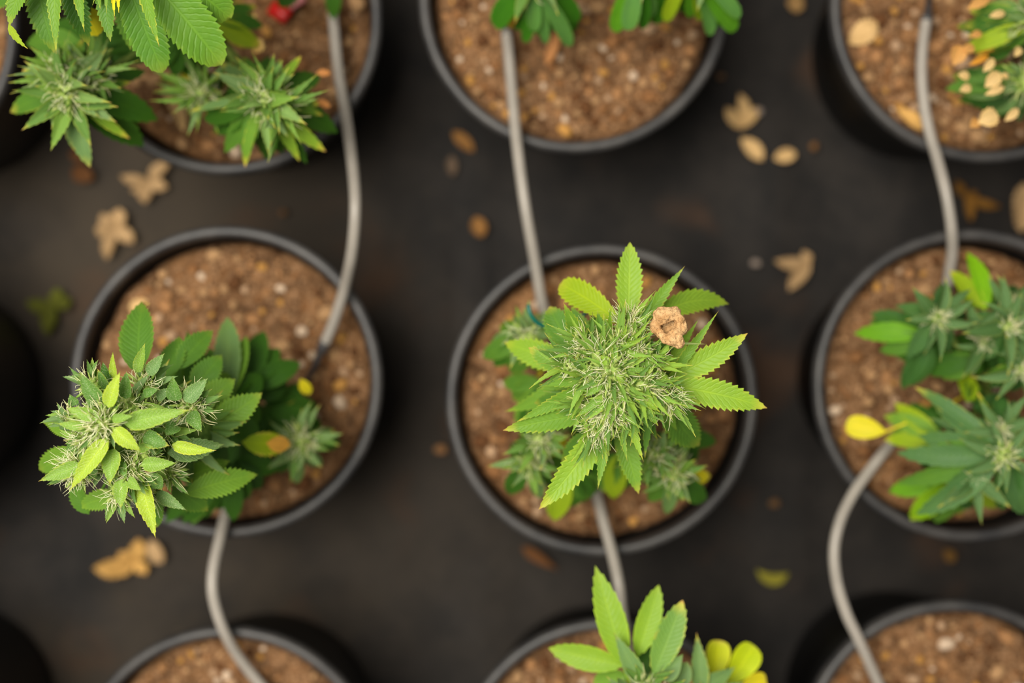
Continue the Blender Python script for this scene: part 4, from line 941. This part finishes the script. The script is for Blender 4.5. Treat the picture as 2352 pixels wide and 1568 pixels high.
# ------------------------------------------------------------------ fallen leaves, pebbles and the red tag
def dry_single(bx, by, tx, ty, wd, col, label, z=.004, arch=.18, bend=.0, shape='oval', fold=.5, cat='leaf', name='fallen_leaf', tz=None, group='fallen dry leaves'):
    _ls[0] += 1
    b = P(bx, by, z); t = P(tx, ty, z if tz is None else tz); d = t - b; L = d.length; side = Vector((-d.y, d.x, 0)).normalized()
    v, f, uv = leaf_geo(b, (b + t) * .5 + Vector((0, 0, arch * L)) + side * (bend * L), t, S(wd, z), shape, 8, fold, 0, .08, _ls[0])
    o = obj(name, v, f, M_DRY, None, b, True, uv, (*col, 1)); return tag(o, label, cat, group)
def dry_palm(hx, hy, tips, col, label, z=.006, name='fallen_leaf'):
    h = P(hx, hy, z); t = empty(name, h, label, 'leaf', 'fallen dry leaves')
    for i, (tx, ty, wd) in enumerate(tips):
        _ls[0] += 1
        e = P(tx, ty, z - .003); d = e - h; L = d.length; side = Vector((-d.y, d.x, 0)).normalized()
        v, f, uv = leaf_geo(h, (h + e) * .5 + Vector((0, 0, .14 * L)) + side * (.14 * (-1) ** i * L), e, S(wd * .84, z), 'fan', 8, .5, 0, .08, _ls[0])
        k = .85 + .1 * (i % 4)
        obj('leaflet', v, f, M_DRY, t, h, True, uv, (col[0] * k, col[1] * k, col[2] * k, 1))
def pebble(px, py, wd, col, label, z=.0, ci=2):
    s = S(wd, z) / 2; o = inst('pebble', CHIPS[ci], Matrix.Translation(P(px, py, z + s * .55)) @ Matrix.Scale(s, 4), None, (*col, 1))
    tag(o, label, 'pebble', 'pebbles and crumbs on the ground')
D1 = lin(200, 166, 116); D2 = lin(172, 142, 104); D3 = lin(192, 150, 86); D4 = lin(132, 94, 52); D5 = lin(92, 60, 34)
dry_palm(1705, 295, [(1668, 245, 34), (1698, 212, 34), (1748, 248, 30)], D1, 'three-lobed tan dry leaf right of the bare top centre pot')
dry_single(1703, 318, 1752, 368, 34, D1, 'oval tan dry leaflet just below the three-lobed dry leaf')
dry_single(1778, 364, 1828, 352, 30, D1, 'smallest oval tan leaflet by the top right pot shadow')
dry_palm(1862, 604, [(1778, 598, 36), (1812, 668, 40), (1845, 575, 26)], D2, 'curled hook-shaped tan leaf between centre and right pots')
dry_palm(345, 415, [(276, 404, 30), (332, 468, 40), (392, 372, 34), (385, 430, 34), (300, 440, 26)], D2, 'pale dry leaf just under the top left pot rim')
dry_palm(268, 525, [(218, 528, 44), (246, 598, 34), (306, 560, 40), (272, 478, 44), (232, 490, 36)], D2, 'dry hand-shaped leaf above the leaning plant pot')
dry_palm(312, 1288, [(214, 1304, 50), (318, 1236, 44), (335, 1320, 34), (262, 1322, 44), (272, 1268, 40)], D3, 'golden dry leaf below the leaning plant at the left')
dry_single(345, 1240, 372, 1294, 36, D2, 'small tan leaflet beside the golden dry leaf')
dry_single(1040, 302, 1088, 348, 28, D4, 'rusty brown leaflet left of the bare top centre pot')
dry_single(1036, 358, 1040, 404, 24, lin(96, 80, 66), 'greyish scrap below the rusty brown leaflet')
dry_single(1092, 498, 1108, 544, 34, D4, 'small brown scrap in the gap above the centre pot')
dry_single(1200, 1256, 1284, 1310, 24, D5, 'thin dark brown leaf under the centre pot rim', shape='lance')
dry_single(1738, 1308, 1812, 1314, 26, lin(130, 124, 44), 'olive green curled scrap below right of the centre pot', bend=-.5, arch=.05)
dry_palm(2215, 452, [(2196, 412, 26), (2300, 474, 26), (2228, 512, 24), (2245, 440, 22)], lin(120, 84, 34), 'dark brown star-shaped leaf between the two right pots')
dry_single(2352, 420, 2344, 532, 60, D2, 'wide tan leaf cut by the right edge')
dry_palm(128, 705, [(60, 690, 40), (110, 770, 40), (165, 690, 40), (130, 660, 40), (90, 735, 36)], lin(84, 88, 30), 'faded olive leaf left of the leaning plant pot')
dry_single(165, 390, 215, 410, 40, D5, 'dark orange-brown leaf under the left side bud')
dry_single(1808, 5, 1846, 12, 44, lin(140, 110, 70), 'tan leaf at the top edge beside the top right pot')
dry_single(2168, 1262, 2192, 1290, 26, lin(96, 70, 34), 'tiny brown scrap under the right edge pot')
dry_single(160, 350, 200, 368, 26, D5, 'small rusty scrap beside the dark orange-brown leaf')
pebble(1735, 604, 18, lin(176, 160, 150), 'round whitish bead on the cloth right of centre')
pebble(1744, 256, 22, lin(170, 156, 148), 'pale bead touching the three-lobed dry leaf', ci=3)
pebble(1656, 176, 20, lin(150, 112, 76), 'brown crumb beside the top centre pot rim', ci=4)
pebble(1870, 336, 22, lin(140, 100, 60), 'brown crumb in the top right pot shadow', ci=1)
pebble(1012, 1032, 26, lin(168, 124, 84), 'tan crumb left of the centre pot', ci=5)
pebble(1780, 1156, 22, lin(120, 90, 60), 'dull crumb right of the centre pot', ci=0)
pebble(650, 488, 18, lin(128, 92, 58), 'brown crumb above the leaning plant pot', ci=3)
SZ = SOIL_Z + .006
dry_single(1950, 100, 2015, 52, 52, D1, 'large golden leaf scrap on soil of the top right pot', z=SZ)
dry_single(2062, 250, 2122, 298, 30, D3, 'orange leaf scrap beside the tube in the top right pot', z=SZ)
dry_single(372, 205, 422, 305, 30, D1, 'curled tan leaf scrap on soil between two side buds', z=SZ, bend=.25)
dry_single(300, 720, 338, 690, 34, D1, 'tan leaf scrap behind the leaning plant tallest leaf', z=SZ)
dry_single(1255, 150, 1300, 30, 24, lin(188, 132, 84), 'thin tan straw on bare top centre soil', z=SZ, shape='lance')

tg = empty('plant_tag', P(648, 25, SZ), 'red and pink plastic tag lying on soil in the top left', 'tag')
def slab(px, py, w_, h_, ang, z):
    c = P(px, py, z); a = math.radians(ang); ux = Vector((math.cos(a), math.sin(a), .15)); uy = Vector((-math.sin(a), math.cos(a), 0))
    W, Hh = S(w_, z) / 2, S(h_, z) / 2; v = []
    for dz in (-.0006, .0006):
        for i in range(7):
            k = i / 6 * 2 - 1
            for j in (-1, 1):
                v.append(c + ux * (W * k) + uy * (Hh * j) + Vector((0, 0, dz + .003 * (1 - k * k))))
    f = []
    for i in range(6):
        a0 = i * 2; f.append((a0, a0 + 1, a0 + 3, a0 + 2)); b0 = a0 + 14; f.append((b0, b0 + 2, b0 + 3, b0 + 1))
        f.append((a0, a0 + 2, b0 + 2, b0)); f.append((a0 + 1, b0 + 1, b0 + 3, a0 + 3))
    f.append((0, 14, 15, 1)); f.append((12, 13, 27, 26))
    return v, f
v, f = slab(642, 28, 52, 36, -35, SZ + .004); obj('tag_plate', v, f, flat_mat('red_tag', lin(190, 20, 14), lin(160, 24, 18), 60, .4, .4), tg, P(642, 28, SZ))
v, f = slab(680, 5, 46, 24, 30, SZ + .004); obj('tag_strip', v, f, flat_mat('pink_tag', lin(190, 120, 120), lin(170, 96, 96), 60, .4, .4), tg, P(680, 5, SZ))
